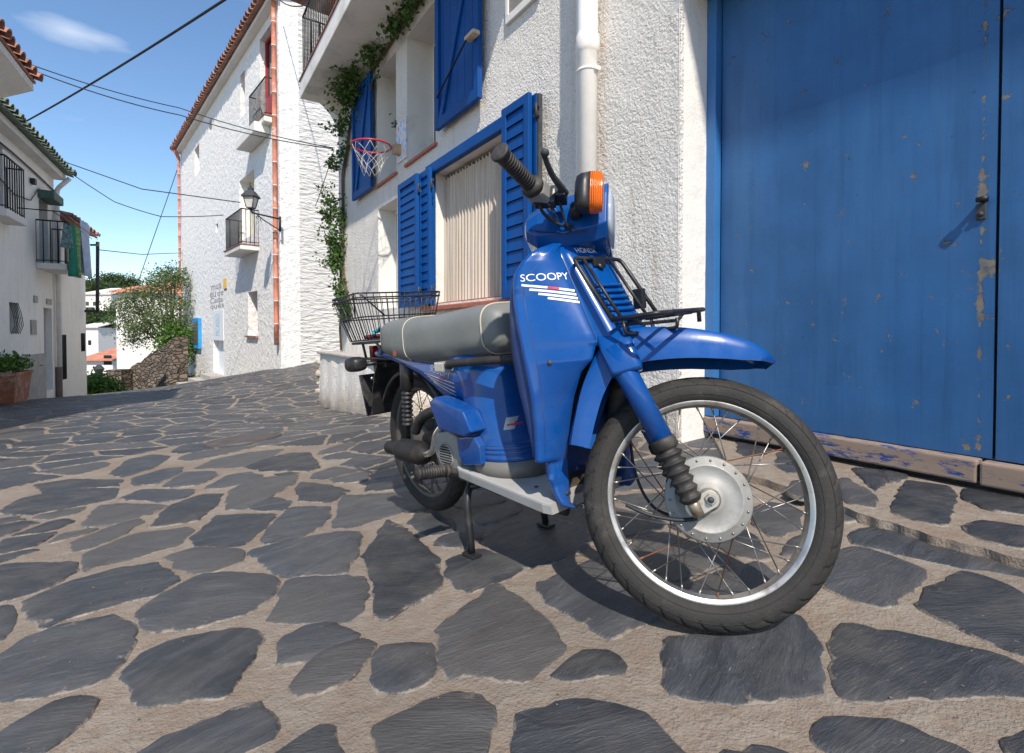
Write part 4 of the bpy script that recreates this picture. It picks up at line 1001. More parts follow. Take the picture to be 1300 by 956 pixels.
# ------------------------------------------------------------------ left hand houses
FA = frame(AO, AD, AN); WA_y = lambda y: 0
hA = empty('street_house', FA, 'grey-white two storey house with green tiled eave on the left', 'house')
def apx(x, y, out=0): return WA.px(x, y, out)
wA = [ (apx(12, 400)[0], apx(23, 400)[0], apx(16, 423)[1], apx(16, 384)[1], .18), (apx(56, 440)[0], apx(66.5, 440)[0], apx(60, 497)[1], apx(60, 391)[1], .16), (apx(50, 300)[0], apx(61, 300)[0], apx(55, 335)[1], apx(55, 243)[1], .2), (apx(-6, 240)[0], apx(4, 240)[0], apx(1, 262)[1], apx(1, 185)[1], .2)]
wA = [(min(a, b), max(a, b), c, d, e) for a, b, c, d, e in wA]
sE = apx(71, 400)[0]
wall_mb(sE, 4.5, -3, 4.0, wA, .4).build('wall', M['plaster'], hA, fix=False)
MB().box((sE, -.41, -3), (sE+.4, -6, 4.0)).build('side_wall', M['plaster'], hA)
barrel_roof(sE-.1, 4.6, .38, 4.02, -3, 5.0, .24, .09).build('roof', M['green_tile'], hA)
MB().box((sE, .002, 3.86), (4.5, .24, 3.99)).build('cornice', M['smooth_white'], hA)
for i, nm in enumerate(('window', 'door', 'window', 'window')):
    a, b, c_, d, e = wA[i]; w = MB().box((a+.003, -e+.003, c_+.003), (b-.003, -e+.03, d-.003)).build(nm, M['glass'] if i != 1 else simple('grey_door', (.38, .37, .35), .7), hA)
    if i == 0:
        gr = MB()
        for k in range(6): s = a + (b-a)*k/5; gr.tube([(s, .0, d), (s, .05, (d+c_)/2+.1), (s, .08, (c_+d)/2-.15), (s, .02, c_-.02)], .006, 5)
        gr.tube([(a, .075, (c_+d)/2), (b, .075, (c_+d)/2)], .006, 5); gr.build('window_grille', M['iron'], w)
    if i == 2: MB().box((a-.05, .003, d-.25), (b+.1, .3, d-.05), bev=.03).build('awning', simple('green_awning', (.06, .12, .09), .7), w)
s0, zb0 = apx(48, 342, .55); s1 = apx(72, 342, .0)[0]
def abalc(sa, sb, z, out, lab, par):
    o = MB().box((sa, .002, z-.14), (sb, out, z), bev=.015).build('balcony', M['smooth_white'], par); o['label'] = lab
    r = MB(); railing(r, sa+.04, sb-.04, out-.04, z, .98, .12, .011); r.build('railing', M['iron'], o)
zB = apx(62, 339)[1]
abalc(wA[2][0]-.35, wA[2][1]+.3, zB, .55, 'iron railed balcony over the house door', hA)
abalc(wA[3][0]-.2, wA[3][1]+.5, apx(0, 272)[1], .3, 'balcony at the left picture edge', hA)
MB().box((apx(58, 470)[0]+.12, .003, -2.4), (apx(22, 470)[0], .04, apx(40, 450)[1]), bev=.01).build('dado', M['concrete'], hA)
for (x0, x1, y0, y1, nm) in ((38, 44.5, 406, 425, 'meter_box'), (42, 46, 375, 384, 'vent_cover'), (58, 64, 379, 386, 'vent_cover')):
    aa, bb = sorted((apx(x0, y0)[0], apx(x1, y0)[0])); MB().box((aa, .003, apx(x0, y1)[1]), (bb, .03, apx(x0, y0)[1]), bev=.004).build(nm, M['concrete'], hA)
m = MB(); sp = apx(69.5, 400)[0]; m.tube(corner_path([(sp, .08, -2.3), (sp, .08, 3.6), (sp+.05, .35, 3.9)], .1), .055, 10); m.build('downpipe', M['pvc'], hA)
m = MB(); m.tube([(sp+.0, .06, -2.3), (sp, .06, -.9)], .075, 10); m.build('pipe_guard', simple('rusty_pipe_guard', (.16, .11, .09), .8), hA)
# wiring bundle at the eave
m = MB(); m.tube([(sE+.1, .03, 3.55), (.8, .035, 3.6), (2.2, .04, 3.62), (4, .04, 3.6)], .02, 5); m.tube([(.6, .03, 3.3), (1.2, .04, 2.9), (2.2, .035, 2.8), (4, .04, 3.1)], .012, 5); m.box((.95, .01, 3.3), (1.1, .09, 3.42)); m.build('wiring', M['cable'], hA)

hB = empty('lower_house', FA, 'lower grey-white house with red roof tiles behind the laundry balcony', 'house')
sF = apx(109, 400)[0]
wB = [(apx(76.5, 450)[0], apx(84, 450)[0], apx(80, 482)[1], apx(80, 425)[1], .2), (apx(102.5, 430)[0], apx(107.5, 430)[0], apx(105, 446)[1], apx(105, 423)[1], .2)]
wB = [(min(a, b), max(a, b), c, d, e) for a, b, c, d, e in wB]
wall_mb(sF, sE-.003, -4, 2.95, wB, .4).build('wall', M['plaster'], hB, fix=False); MB().box((sF, -.41, -4), (sF+.4, -6, 2.95)).build('side_wall', M['plaster'], hB)
barrel_roof(sF-.1, sE-.01, .3, 2.97, -3, 3.9, .24, .09).build('roof', M['tile'], hB)
for i in range(2):
    a, b, c_, d, e = wB[i]; w = MB().box((a+.003, -e+.003, c_+.003), (b-.003, -e+.03, d-.003)).build('window', M['glass'], hB); gr = MB()
    for k in range(5): s = a + (b-a)*(k+.5)/5; gr.tube([(s, .01, c_), (s, .01, d)], .012, 5)
    gr.build('window_grille', M['iron'], w)
# laundry ------------------------------------------------------------
def cloth(name, x0, x1, y0, y1, out, mat, lab, ph):
    sa, zt = apx(x0, y0, out); sb, _ = apx(x1, y0, out); zb = apx((x0+x1)/2, y1, out)[1]
    org = Vector(WA.world(sa, out, zt)); m = MB(); rows = []
    for z in np.linspace(zt, zb, 12):
        f = (zt-z)/(zt-zb); rows.append([Vector(WA.world(sa+(sb-sa)*t*(1-.06*f), out + (.03+.05*f)*math.sin(t*9+ph+f), z + .03*math.sin(t*5+ph)*f)) - org for t in np.linspace(0, 1, 16)])
    m.grid(rows); o = m.build(name, mat); o.location = org; tag(o, lab, 'laundry', 'laundry on the left balcony')
    md = o.modifiers.new('s', 'SOLIDIFY'); md.thickness = .006
cloth('towel', 94.5, 88, 288, 350, .62, simple('green_cloth', (.02, .2, .13), .9), 'dark green towel hanging from the left balcony', 0)
cloth('towel', 100, 95, 290, 351, .60, simple('lime_cloth', (.2, .33, .12), .9, var=.6, vscale=18), 'yellow-green patterned towel between green and pale blue laundry', 2)
cloth('bed_sheet', 115, 100.5, 288, 350, .58, simple('pale_blue_cloth', (.38, .47, .62), .9), 'pale blue sheet drying at the corner of the left house', 4)
cloth('pair_of_trunks', 87.5, 82, 287, 314, .62, simple('flowered_cloth', (.12, .2, .2), .9, var=.8, vscale=14), 'small dark patterned garment hanging next to the green towel', 1)
sa = apx(70, 286, .6)[0]; sb = apx(119, 288, .6)[0]; zc = apx(95, 287, .6)[1]
cl = MB(); oo = Vector(WA.world(sa, .6, zc))
for dy in (0, .12): cl.tube([Vector(WA.world(sa, .56+dy, zc+.02)) - oo, Vector(WA.world(sb, .56+dy, zc+.01)) - oo], .008, 5)
cl.tube([Vector(WA.world(sa, 0, zc+.02)) - oo, Vector(WA.world(sa, .7, zc+.02)) - oo], .012, 5)
o = cl.build('clothes_line', M['iron']); o.location = oo; tag(o, 'thin iron clothes line carrying the laundry on the left house', 'clothes line')
# black pole bracket
org = W3(123, 395, 15.6); m = MB(); m.tube([W3(108.5, 395, 15.5)-org, W3(124, 395, 15.5)-org, ], .045, 8); m.tube([W3(123.6, 396, 15.5)-org, W3(124, 307, 15.5)-org], .045, 8); m.tube([W3(115, 311, 15.5)-org, W3(124, 311, 15.5)-org], .03, 6)
o = m.build('bracket_pole', M['oldiron']); o.location = org; tag(o, 'dark iron pole on a bracket at the corner of the lower house', 'pole')
# planter
pl0 = at(12, 506, 9.9); plo = Vector((pl0[0]-.15, pl0[1], gh(pl0[0], pl0[1])-.02))
pe = empty('planter', Matrix.Translation(plo) @ Matrix.Rotation(math.atan2(-.872, .489), 4, 'Z'), 'square terracotta planter with leafy green plant by the left house', 'planter')
m = MB(); m.loft([[(x*w, y*w*.7, z) for x, y in ((-1,-1),(1,-1),(1,1),(-1,1))] for w, z in ((.40, 0), (.47, .55), (.5, .56), (.5, .62), (.45, .62), (.44, .55))], False); m.build('pot', M['terracotta'], pe)
m = MB(); leaves(m, [(random.gauss(0,.24), random.gauss(0,.16), .68+abs(random.gauss(0,.11))) for _ in range(1500)], .085); m.build('foliage', M['green'], pe)
# nearby house at the top left corner: only its eave shows
nhm = frame((at(45, 110, 7.2)[0], 7.2), AD, AN)
nh = empty('near_house', nhm, 'corner of brown tiled eave with white soffit at the upper left edge', 'house')
zE = at(45, 103, 7.2)[2]
barrel_roof(-.02, 2.2, .0, zE, -2.4, zE+.75, .22, .085).build('roof', M['tile'], nh)
m = MB(); m.add([(0,-.02,zE-.045),(2.2,-.02,zE-.045),(2.2,-.55,zE-.1),(0,-.55,zE-.1),(.0,-.02,zE-.14),(2.2,-.02,zE-.14),(2.2,-.55,zE-.42),(0,-.55,zE-.42)], [(0,1,5,4),(4,5,6,7),(0,4,7,3),(1,2,6,5),(0,3,2,1)]); m.build('soffit', M['smooth_white'], nh)
MB().box((0.02, -.56, -3), (2.2, -2.4, zE-.05)).build('wall', M['plaster'], nh)

# ------------------------------------------------------------------ overhead cables
def cable(pts, r, lab, sag=.0, name='overhead_cable'):
    P = [Vector(at(*p)) for p in pts]; out = []
    for i in range(len(P)-1):
        for k in range(16):
            t = k/16; q = P[i].lerp(P[i+1], t); q.z -= sag*4*t*(1-t); out.append(q)
    out.append(P[-1]); o0 = P[0].copy(); m = MB(); m.tube([p-o0 for p in out], r, 6); o = m.build(name, M['cable']); o.location = o0
    tag(o, lab, 'cable', 'cables strung over the street')
cable([(20, 161, 11.0), (300, -10, 6.0)], .016, 'thick black cable rising from left house to the top of the picture', .05)
cable([(-4, 66, 7.0), (228, 137, 8.6), (425, 188, 8.7)], .008, 'upper of the two long parallel wires crossing to the ivy corner', .06)
cable([(28, 84, 7.4), (228, 146, 8.7), (423, 189, 8.75)], .008, 'lower of the two long parallel wires crossing to the ivy corner', .06)
cable([(58, 197, 13.2), (180, 240, 13.3), (305, 257, 13.0)], .012, 'straight wire from left roof corner to the lantern bracket', .0)
cable([(66, 203, 13.2), (145, 256, 13.4), (205, 275, 13.8), (284, 273, 14.8)], .012, 'slack sagging wire from left roof corner to the museum balcony', .02)
cable([(228, 207, 25), (176, 356, 24)], .016, 'thin steep wire dropping from the far museum roof corner', .0)
cable([(124, 317, 15.6), (180, 323, 19), (232, 321, 25)], .014, 'faint level wire from the bracket pole to the museum', .0)
cable([(424, 190, 8.5), (408, 240, 8.6), (400, 262, 8.7)], .006, 'short wire hanging beside the ivy on the white house', .02)
cable([(355, 0, 13.2), (378, 8, 12), (397, -3, 10)], .014, 'short slack wire at the top of the museum corner', .05)

# ------------------------------------------------------------------ far things down the street
def tree(name, base, hgt, crown, nleaf, size, mat, lab, cat, trunk_r=.12, limbs=6, lean=(0, 0), clumps=None, sigma=.32, group=None):
    e = empty(name, Matrix.Translation(base), lab, cat, group); t = MB(); top = Vector((lean[0], lean[1], hgt*.45))
    t.tube(catmull([(0,0,-.4), (lean[0]*.3, lean[1]*.3, hgt*.2), tuple(top)], 5), [trunk_r*(1-.06*i) for i in range(11)], 8)
    C = clumps or [Vector((random.uniform(-1,1)*crown[0], random.uniform(-1,1)*crown[1], hgt*.62 + random.uniform(-1,1)*crown[2])) for _ in range(26)]
    for c in C[:max(limbs, 1)]: t.tube(catmull([tuple(top), tuple(top.lerp(Vector(c), .5) + Vector((0,0,.1))), tuple(c)], 4), [trunk_r*.5*(1-.085*i) for i in range(9)], 6)
    t.build('trunk', M['bark'], e); l = MB(); pts = []
    for i in range(nleaf):
        c = random.choice(C); pts.append(Vector(c) + Vector((random.gauss(0, sigma), random.gauss(0, sigma), random.gauss(0, sigma*.7))))
    leaves(l, pts, size); l.build('crown', mat, e, fix=False); return e
TY = 23.0
def cl(x, y, Y=TY): return Vector(at(x, y, Y))
tb = cl(222, 486, TY); tb.z = gh(tb.x, tb.y)-.1
cs = [cl(x, y, TY + random.uniform(-.8, .8)) - tb for x, y in ((172,392),(165,378),(160,405),(180,372),(190,390),(200,375),(210,362),(218,352),(224,345),(228,360),(215,385),(228,385),(205,400),(190,412),(178,415),(172,432),(200,425),(215,410),(228,405),(150,388),(195,362),(182,400),(226,425),(168,420),(206,350))]
tree('tree', tb, 4.6, None, 10500, .10, M['olive'], 'loose grey-green tree leaning out beside the far museum corner', 'tree', .13, 9, (-.2, 0), cs, .3)
cs2 = [cl(x, y, 22.2) - tb for x, y in ((215,432),(225,440),(232,425),(212,445),(228,455),(234,440),(220,418))]
tree('shrub', cl(228, 486, 22.0), 1, None, 3600, .12, M['green'], 'bright green shrub below the grey-green tree at the museum corner', 'shrub', .05, 5, (0, 0), [c + tb - cl(228, 486, 22.0) for c in cs2], .26)
sb_ = cl(125, 505, 19); tree('shrub', sb_, 1, None, 5200, .12, M['green'], 'dense green bush at the foot of the lower left house', 'shrub', .05, 5, (0, 0), [cl(x, y, 19+random.uniform(-.5,.5)) - sb_ for x, y in ((114,488),(120,492),(127,490),(134,492),(139,496),(116,498),(130,502),(122,484),(112,502))], .22)
# dry stone wall
def slabwall(name, A, B, th, zbot, mat, lab, cat):
    A, B = Vector(A), Vector(B); d = (B-A); d.z = 0; n = Vector((-d.y, d.x, 0)).normalized()*th
    o0 = Vector((A.x, A.y, zbot)); rows0, rows1 = [], []
    m = MB(); k = 24; loops = []
    for i in range(k+1):
        p = A.lerp(B, i/k); top = p.z + random.uniform(-.05, .05)
        q = Vector((p.x, p.y, zbot)); t = Vector((p.x, p.y, top)); loops.append([q-o0, t-o0, t+n-o0, q+n-o0])
    m.loft(loops, False); o = m.build(name, mat); o.location = o0; return tag(o, lab, cat, 'rubble walls below the tree')
slabwall('stone_wall', cl(162, 470, 21.5), cl(222, 428, 20.0), .5, -6, M['rubble'], 'brown dry stone wall rising to the right below the tree', 'wall')
slabwall('stone_wall', cl(235, 470, 20.5), cl(207, 484, 20.0), .4, -6, M['rubble'], 'low stone wall at the foot of the shrub by the museum', 'wall')
m = MB(); o0 = cl(152, 505, 21); m.box((-.3, -.3, -1.5), (.3, .3, cl(152, 469, 21).z-o0.z), bev=.02); o = m.build('stone_pillar', M['rubble']); o.location = o0; tag(o, 'square dry stone pillar at the left end of the stone wall', 'pillar')
def farhouse(x0, x1, ytop, ybot, Y, depth, roof, lab, wins=(), gable=None, ry=None):
    o0 = cl((x0+x1)/2, ybot, Y); e = empty('far_house', Matrix.Translation(o0), lab, 'house', 'white houses down the hill'); A, B = cl(x0, ytop, Y)-o0, cl(x1, ytop, Y)-o0; zb = -2.5
    hs = []
    w = MB().box((A.x, 0, zb), (B.x, depth, A.z)); 
    if gable: gt = (cl(x0, gable, Y)-o0).z; w.add([(A.x,0,A.z),(B.x,0,B.z),((A.x+B.x)/2,0,gt),(A.x,depth,A.z),(B.x,depth,B.z),((A.x+B.x)/2,depth,gt)], [(0,1,2),(3,5,4)])
    w.build('wall', M['smooth_white'], e); r = MB(); t = .12
    if gable:
        mx = (A.x+B.x)/2
        for sx in (A.x-.3, B.x+.3):
            zz = A.z-.1; r.add([(sx,-.3,zz),(mx,-.3,gt+.02),(mx,depth+.3,gt+.02),(sx,depth+.3,zz),(sx,-.3,zz+t),(mx,-.3,gt+t),(mx,depth+.3,gt+t),(sx,depth+.3,zz+t)], [(0,1,2,3),(4,5,6,7),(0,1,5,4),(2,3,7,6),(0,3,7,4)])
    else: 
        r.add([(A.x-.2,-.3,A.z),(B.x+.2,-.3,A.z),(B.x+.2,depth,A.z+depth*.22),(A.x-.2,depth,A.z+depth*.22),(A.x-.2,-.3,A.z+t),(B.x+.2,-.3,A.z+t),(B.x+.2,depth,A.z+depth*.22+t),(A.x-.2,depth,A.z+depth*.22+t)], [(0,1,2,3),(4,5,6,7),(0,1,5,4),(1,2,6,5),(2,3,7,6),(3,0,4,7)])
    r.build('roof', roof, e)
    for (a, b, c_, d) in wins:
        p, q = cl(a, c_, Y)-o0, cl(b, d, Y)-o0; MB().box((p.x, -.03, q.z), (q.x, -.005, p.z)).build('window', M['glass'], e)
    return e
OR = simple('orange_roof', (.5, .2, .12), .85, var=.25, vscale=1.5)
farhouse(147, 233, 372, 485, 31, 7, OR, 'big plain white house wall behind the stone wall and tree', ())
farhouse(104, 143, 458, 492, 40, 6, OR, 'white cottage with orange roof seen low between the buildings', ((132, 142, 451, 463),))
farhouse(104, 124.5, 416, 446, 62, 6, M['smooth_white'], 'small white cube house below the far hillside', ((112, 116, 432, 438),))
farhouse(100, 141, 374, 396, 95, 8, M['smooth_white'], 'long white house with dark windows up the hillside', ((109, 113, 383, 388), (118, 123, 383, 388), (109, 120, 390, 396)))
# hillside behind
m = MB(); rows = []
for j in range(12):
    f = j/11; Y = 70 + 130*f; rows.append([(x, Y, -9 + 26*f*f**.2 + 4*math.sin(x*.05+j) + 1.5*math.sin(x*.21+j*2)) for x in np.linspace(-330, -20, 60)])
m.grid(rows); tag(m.build('hillside', M['hill']), kind='structure')
for i, (x, y, Y, w) in enumerate(((112, 362, 110, 2.6), (122, 364, 112, 2.8), (131, 366, 108, 2.6), (146, 358, 115, 3.2), (157, 361, 116, 3.0), (168, 365, 118, 2.6), (128, 405, 66, 1.8), (138, 402, 68, 1.6), (117, 408, 70, 1.4))):
    b_ = cl(x, y+18, Y); C_ = [cl(x, y, Y) - b_ + Vector((random.gauss(0, w*.6), random.gauss(0, 1), random.gauss(0, w*.22))) for _ in range(12)]
    lab = ['flat topped pine at the left of the far ridge', 'flat topped pine second from left on the far ridge', 'flat topped pine just left of the dark pole gap on the ridge', 'broad umbrella pine left of centre above the far white house', 'umbrella pine in the middle above the far white house', 'umbrella pine right of the others above the far white house', 'rounded bushy tree on the slope below the ridge', 'rounded tree at the right on the slope below the ridge', 'small rounded tree at the left on the slope below the ridge'][i]
    tree('pine_tree' if i < 6 else 'slope_tree', b_, 4, None, 1500, .45, M['pine'], lab, 'tree', .25, 4, (0, 0), C_, w*.28, 'pines along the far ridge' if i < 6 else 'round trees on the far slope')
# far lantern and motorbike
o0 = cl(126, 496, 24); e = empty('street_lamp', Matrix.Translation(o0), 'small black lantern lamp post before the orange roofed cottage', 'street lamp'); m = MB(); tp = cl(126, 476, 24)-o0
m.tube([(0,0,-1), (0,0,tp.z)], .04, 6); m.build('post', M['iron'], e); m = MB(); m.lathe([(.07, 0), (.2, .25), (.22, .28), (.1, .45), (0, .5)], (0,0,tp.z), (0,0,1), 6, smooth=False); m.build('lantern', M['oldiron'], e)
o0 = cl(206, 500, 25.5); e = empty('parked_motorbike', Matrix.Translation(o0) @ Matrix.Rotation(R(25), 4, 'Z') @ Matrix.Scale(.85, 4), 'dark motorbike parked by the foot of the stone wall', 'motorbike')
for x in (-.6, .6): m = MB(); m.tube([(x+.24*math.cos(t), 0, .3+.24*math.sin(t)) for t in np.linspace(0, 2*PI, 20, endpoint=False)], .06, 6, closed=True); m.build('wheel', M['tyre'], e)
m = MB(); m.loft([[(x, y*w, z+zz*h) for y, zz in ((-1,-1),(1,-1),(1,1),(-1,1))] for x, w, z, h in ((-.75,.1,.75,.04),(-.3,.16,.7,.12),(.1,.15,.65,.2),(.4,.18,.8,.16),(.62,.1,.9,.1))]); m.build('body', simple('dark_metal_paint', (.05, .06, .09), .3), e)
m = MB(); m.tube([(.4, -.35, 1.05), (.5, 0, 1.0), (.4, .35, 1.05)], .02, 6); m.tube([(.5, 0, 1.0), (.62, 0, .3)], .035, 6); m.build('handlebar', M['chrome'], e)
# flowers at the museum foot
for i, (x, y, lab) in enumerate(((240, 484, 'small plant with orange flowers left of the museum steps'), (252, 486, 'low leafy plant at the museum steps nearest the street'))):
    p = cl(x, y, 21); e = empty('potted_flowers', Matrix.Translation(p), lab, 'plant', 'plants at the museum steps'); m = MB(); leaves(m, [(random.gauss(0,.22), random.gauss(0,.2), random.gauss(0,.13)) for _ in range(500)], .09); m.build('foliage', M['green'], e)
    m = MB(); leaves(m, [(random.gauss(0,.2), random.gauss(0,.2), .1+random.gauss(0,.1)) for _ in range(40)], .08); m.build('blossom', simple('orange_blossom', (.6, .15, .03), .6), e)
# manhole
mx = groundpx(310, 559); c0 = Vector((mx[0], mx[1], gh(*mx)+.0015)); m = MB()
z_x = (gh(mx[0]+.3, mx[1])-gh(mx[0]-.3, mx[1]))/.6; z_y = (gh(mx[0], mx[1]+.3)-gh(mx[0], mx[1]-.3))/.6
ax = Vector((-z_x, -z_y, 1)); m.lathe([(0, .0165), (.29, .0165), (.292, .013), (.298, .013), (.30, .0165), (.325, .0165), (.33, .0)], c0, ax, 48, smooth=False)
o = m.build('manhole_cover', simple('rusty_cast_iron', (.09, .075, .07), .6, .3, var=.3, bmp=.003)); tag(o, 'round iron manhole cover set among the left flagstones', 'manhole cover')
# grit lying on the paving
m = MB(); 
for _ in range(380):
    x, y = random.uniform(-2.2, 2.2), .6 + 3.4*random.random()**1.4
    l = WQ.local((x, y, 0))
    if l[1] < .45: continue
    z = gh(x, y) + .007; a = random.uniform(.001, .0034); M_ = Matrix.Translation((x, y, z)) @ Matrix.Rotation(random.uniform(0, 3), 4, 'Z') @ Matrix.Rotation(random.uniform(-.5, .5), 4, 'X')
    m.add([M_ @ Vector(v) for v in ((a,0,0),(0,a*.8,0),(-a,0,0),(0,-a*.7,0),(a*.1,0,a*.7),(0,0,-a*.5))], [(0,1,4),(1,2,4),(2,3,4),(3,0,4),(1,0,5),(2,1,5),(3,2,5),(0,3,5)])
tag(m.build('grit', simple('pale_grit', (.17, .15, .125), .9, var=.5, vscale=40)), kind='stuff')
#=====PART3=====
# ------------------------------------------------------------------ THE SCOOTER
ROLL = R(4)
SO = at(550, 646, 2.04); F0 = np.array([.412, 1.126, -.372])
sX = F0 - SO - np.array([0, 0, .275]); sX /= np.linalg.norm(sX)
for _ in range(5):
    y0_ = np.cross([0, 0, 1], sX); y0_ /= np.linalg.norm(y0_); z0_ = np.cross(sX, y0_)
    sY = y0_*math.cos(ROLL) + z0_*math.sin(ROLL); sZ = z0_*math.cos(ROLL) - y0_*math.sin(ROLL); sX = F0 - (SO + sZ*.275); sX /= np.linalg.norm(sX)
SM = Matrix([[sX[i], sY[i], sZ[i], SO[i]] for i in range(3)] + [[0, 0, 0, 1]])
def sloc(px, py, y=0.):
    r = ray(px, py); t = (SO @ sY + y) / (r @ sY); p = t*r - SO; return float(p @ sX), float(p @ sZ)
WB = 1.195; CAS = R(24); STE = R(41); EO = .052; RW = .275
PA = Vector((WB - EO*math.cos(CAS), 0, .275 - EO*math.sin(CAS))); AX = Vector((-math.sin(CAS), 0, math.cos(CAS)))
STEER = Matrix.Translation(PA) @ Matrix.Rotation(STE, 4, AX) @ Matrix.Translation(-PA)
sc = empty('motor_scooter', SM, 'blue step-through scooter with grey seat, wire rear basket and front wheel turned', 'scooter')
def sb(mb, name, mat, parent=None, steer=False, fix=True, auto=None):
    o = mb.build(name, mat, parent or sc, fix, auto)
    if steer and parent is None: o.matrix_local = STEER
    return o

def make_wheel(cx, steer):
    c = Vector((cx, 0, RW))
    rim = MB(); rim.lathe([(.207, -.019), (.2035, -.006), (.2035, .006), (.207, .019), (.2135, .0225), (.2205, .0235), (.2215, .021), (.2185, .019), (.2165, .012), (.216, 0), (.2165, -.012), (.2185, -.019), (.2215, -.021), (.2205, -.0235), (.2135, -.0225), (.207, -.019)], c, (0, 1, 0), 96, caps=False)
    w = sb(rim, 'wheel', M['rim'] if steer else M['grimyrim'], None, steer)
    # tyre with carved tread
    prof = []
    base = [(.2155, .021), (.2215, .0285), (.233, .0325), (.245, .0335), (.2555, .0315), (.2625, .0275), (.2685, .0215), (.2725, .0145), (.2745, .0075), (.275, 0)]
    P = [(r, h) for r, h in base] + [(r, -h) for r, h in base[-2::-1]]
    # densify
    Q = []
    for i in range(len(P)-1):
        k = 3 if P[i][0] > .25 or P[i+1][0] > .25 else 1
        for j in range(k): t = j/k; Q.append((P[i][0]*(1-t)+P[i+1][0]*t, P[i][1]*(1-t)+P[i+1][1]*t))
    Q.append(P[-1]); n = 760; vs = []; m = len(Q)
    for (r, h) in Q:
        for k in range(n):
            a = 2*PI*k/n; rr = r
            if r > .253:
                ah = abs(h); side = 1 if h > 0 else 0
                ph = (a*38/(2*PI) + ah*34 + side*.5) % 1.0; d = 0
                if .005 < ah and ph < .17: d = .0042*min(1, (ah-.005)/.006)
                ph2 = (a*19/(2*PI) - ah*30 + side*.25) % 1.0
                if ah < .016 and ph2 < .07: d = .0025
                if abs(ah - .0035) < .0011: d = .002
                rr -= d + (random.random()*.0004)
            elif .2285 < r < .2345: rr += 0
            vs.append((cx + rr*math.cos(a), h, RW + rr*math.sin(a)))
    t = MB(); t.add(vs, [(i*n+k, i*n+(k+1) % n, (i+1)*n+(k+1) % n, (i+1)*n+k) for i in range(m-1) for k in range(n)], True)
    sb(t, 'tyre', M['tyre'], w, fix=False)
    rb_ = MB()
    for r_, y_ in ((.2315, .0322), (.2525, .0326)):
        for s_ in (1, -1): rb_.tube([(cx + r_*math.cos(a), s_*y_, RW + r_*math.sin(a)) for a in np.linspace(0, 2*PI, 96, endpoint=False)], .0009, 4, closed=True)
    sb(rb_, 'sidewall_rib', M['tyre'], w)
    hb = MB(); hb.lathe([(.02, -.05), (.03, -.045), (.084, -.036), (.087, -.03), (.087, -.024), (.05, -.018), (.042, 0), (.05, .018), (.087, .024), (.087, .032), (.04, .044), (.02, .05)], c, (0, 1, 0), 48); sb(hb, 'hub', M['alloy'] if steer else M['grimyrim'], w)
    # spokes
    for i in range(36):
        ar = 2*PI*(i+.5)/36; side = -1 if i % 2 else 1; sg = 1 if (i//2) % 2 else -1; ah = ar + sg*R(38)
        p = c + Vector((.0815*math.cos(ah), side*.027, .0815*math.sin(ah))); q = c + Vector((.206*math.cos(ar), side*.004, .206*math.sin(ar)))
        s = MB(); s.tube([p - Vector((0, -side*.006, 0)), p, q], .0015, 6); s.tube([q.lerp(p, .08), q.lerp(p, -.01)], [.0022, .003], 6); s.lathe([(.0, 0), (.0028, .0), (.0026, .002), (.0, .003)], p + Vector((0, side*.004, 0)), (0, side, 0), 8)
        sb(s, 'spoke', (M['rustyspoke'] if i in (3, 14, 22, 27) else M['spoke']) if steer else M['grimyspoke'], w)
    ax = MB(); ax.tube([c + Vector((0, -.085, 0)), c + Vector((0, .085, 0))], .0065, 12); sb(ax, 'axle', M['oldiron'], w)
    return w
wr = make_wheel(0, False)
wf = make_wheel(WB, True)
# brake plate on the right of the front hub
c = Vector((WB, 0, RW)); m = MB(); m.lathe([(.091, -.030), (.092, -.037), (.089, -.041), (.073, -.0425), (.071, -.0455), (.069, -.0435), (.040, -.047), (.032, -.052), (.028, -.054), (.0, -.055)], c, (0, 1, 0), 64)
plate = sb(m, 'brake_plate', M['alloy'], wf)
m = MB()
for i in range(18): a = 2*PI*i/18 + .1; m.lathe([(.0, -.0445), (.0026, -.0440), (.003, -.0425), (.003, -.040)], c + Vector((.0825*math.cos(a), 0, .0825*math.sin(a))), (0, 1, 0), 8)
sb(m, 'rivets', M['spoke'], wf)['kind'] = 'stuff'
m = MB(); m.lathe([(.019, -.0545), (.019, -.058), (.0125, -.059), (.0125, -.074), (.011, -.076), (.0, -.076)], c, (0, 1, 0), 6, smooth=False); m.lathe([(.024, -.054), (.024, -.057), (.0, -.0575)], c, (0, 1, 0), 24); sb(m, 'axle_nut', M['oldchrome'], wf)

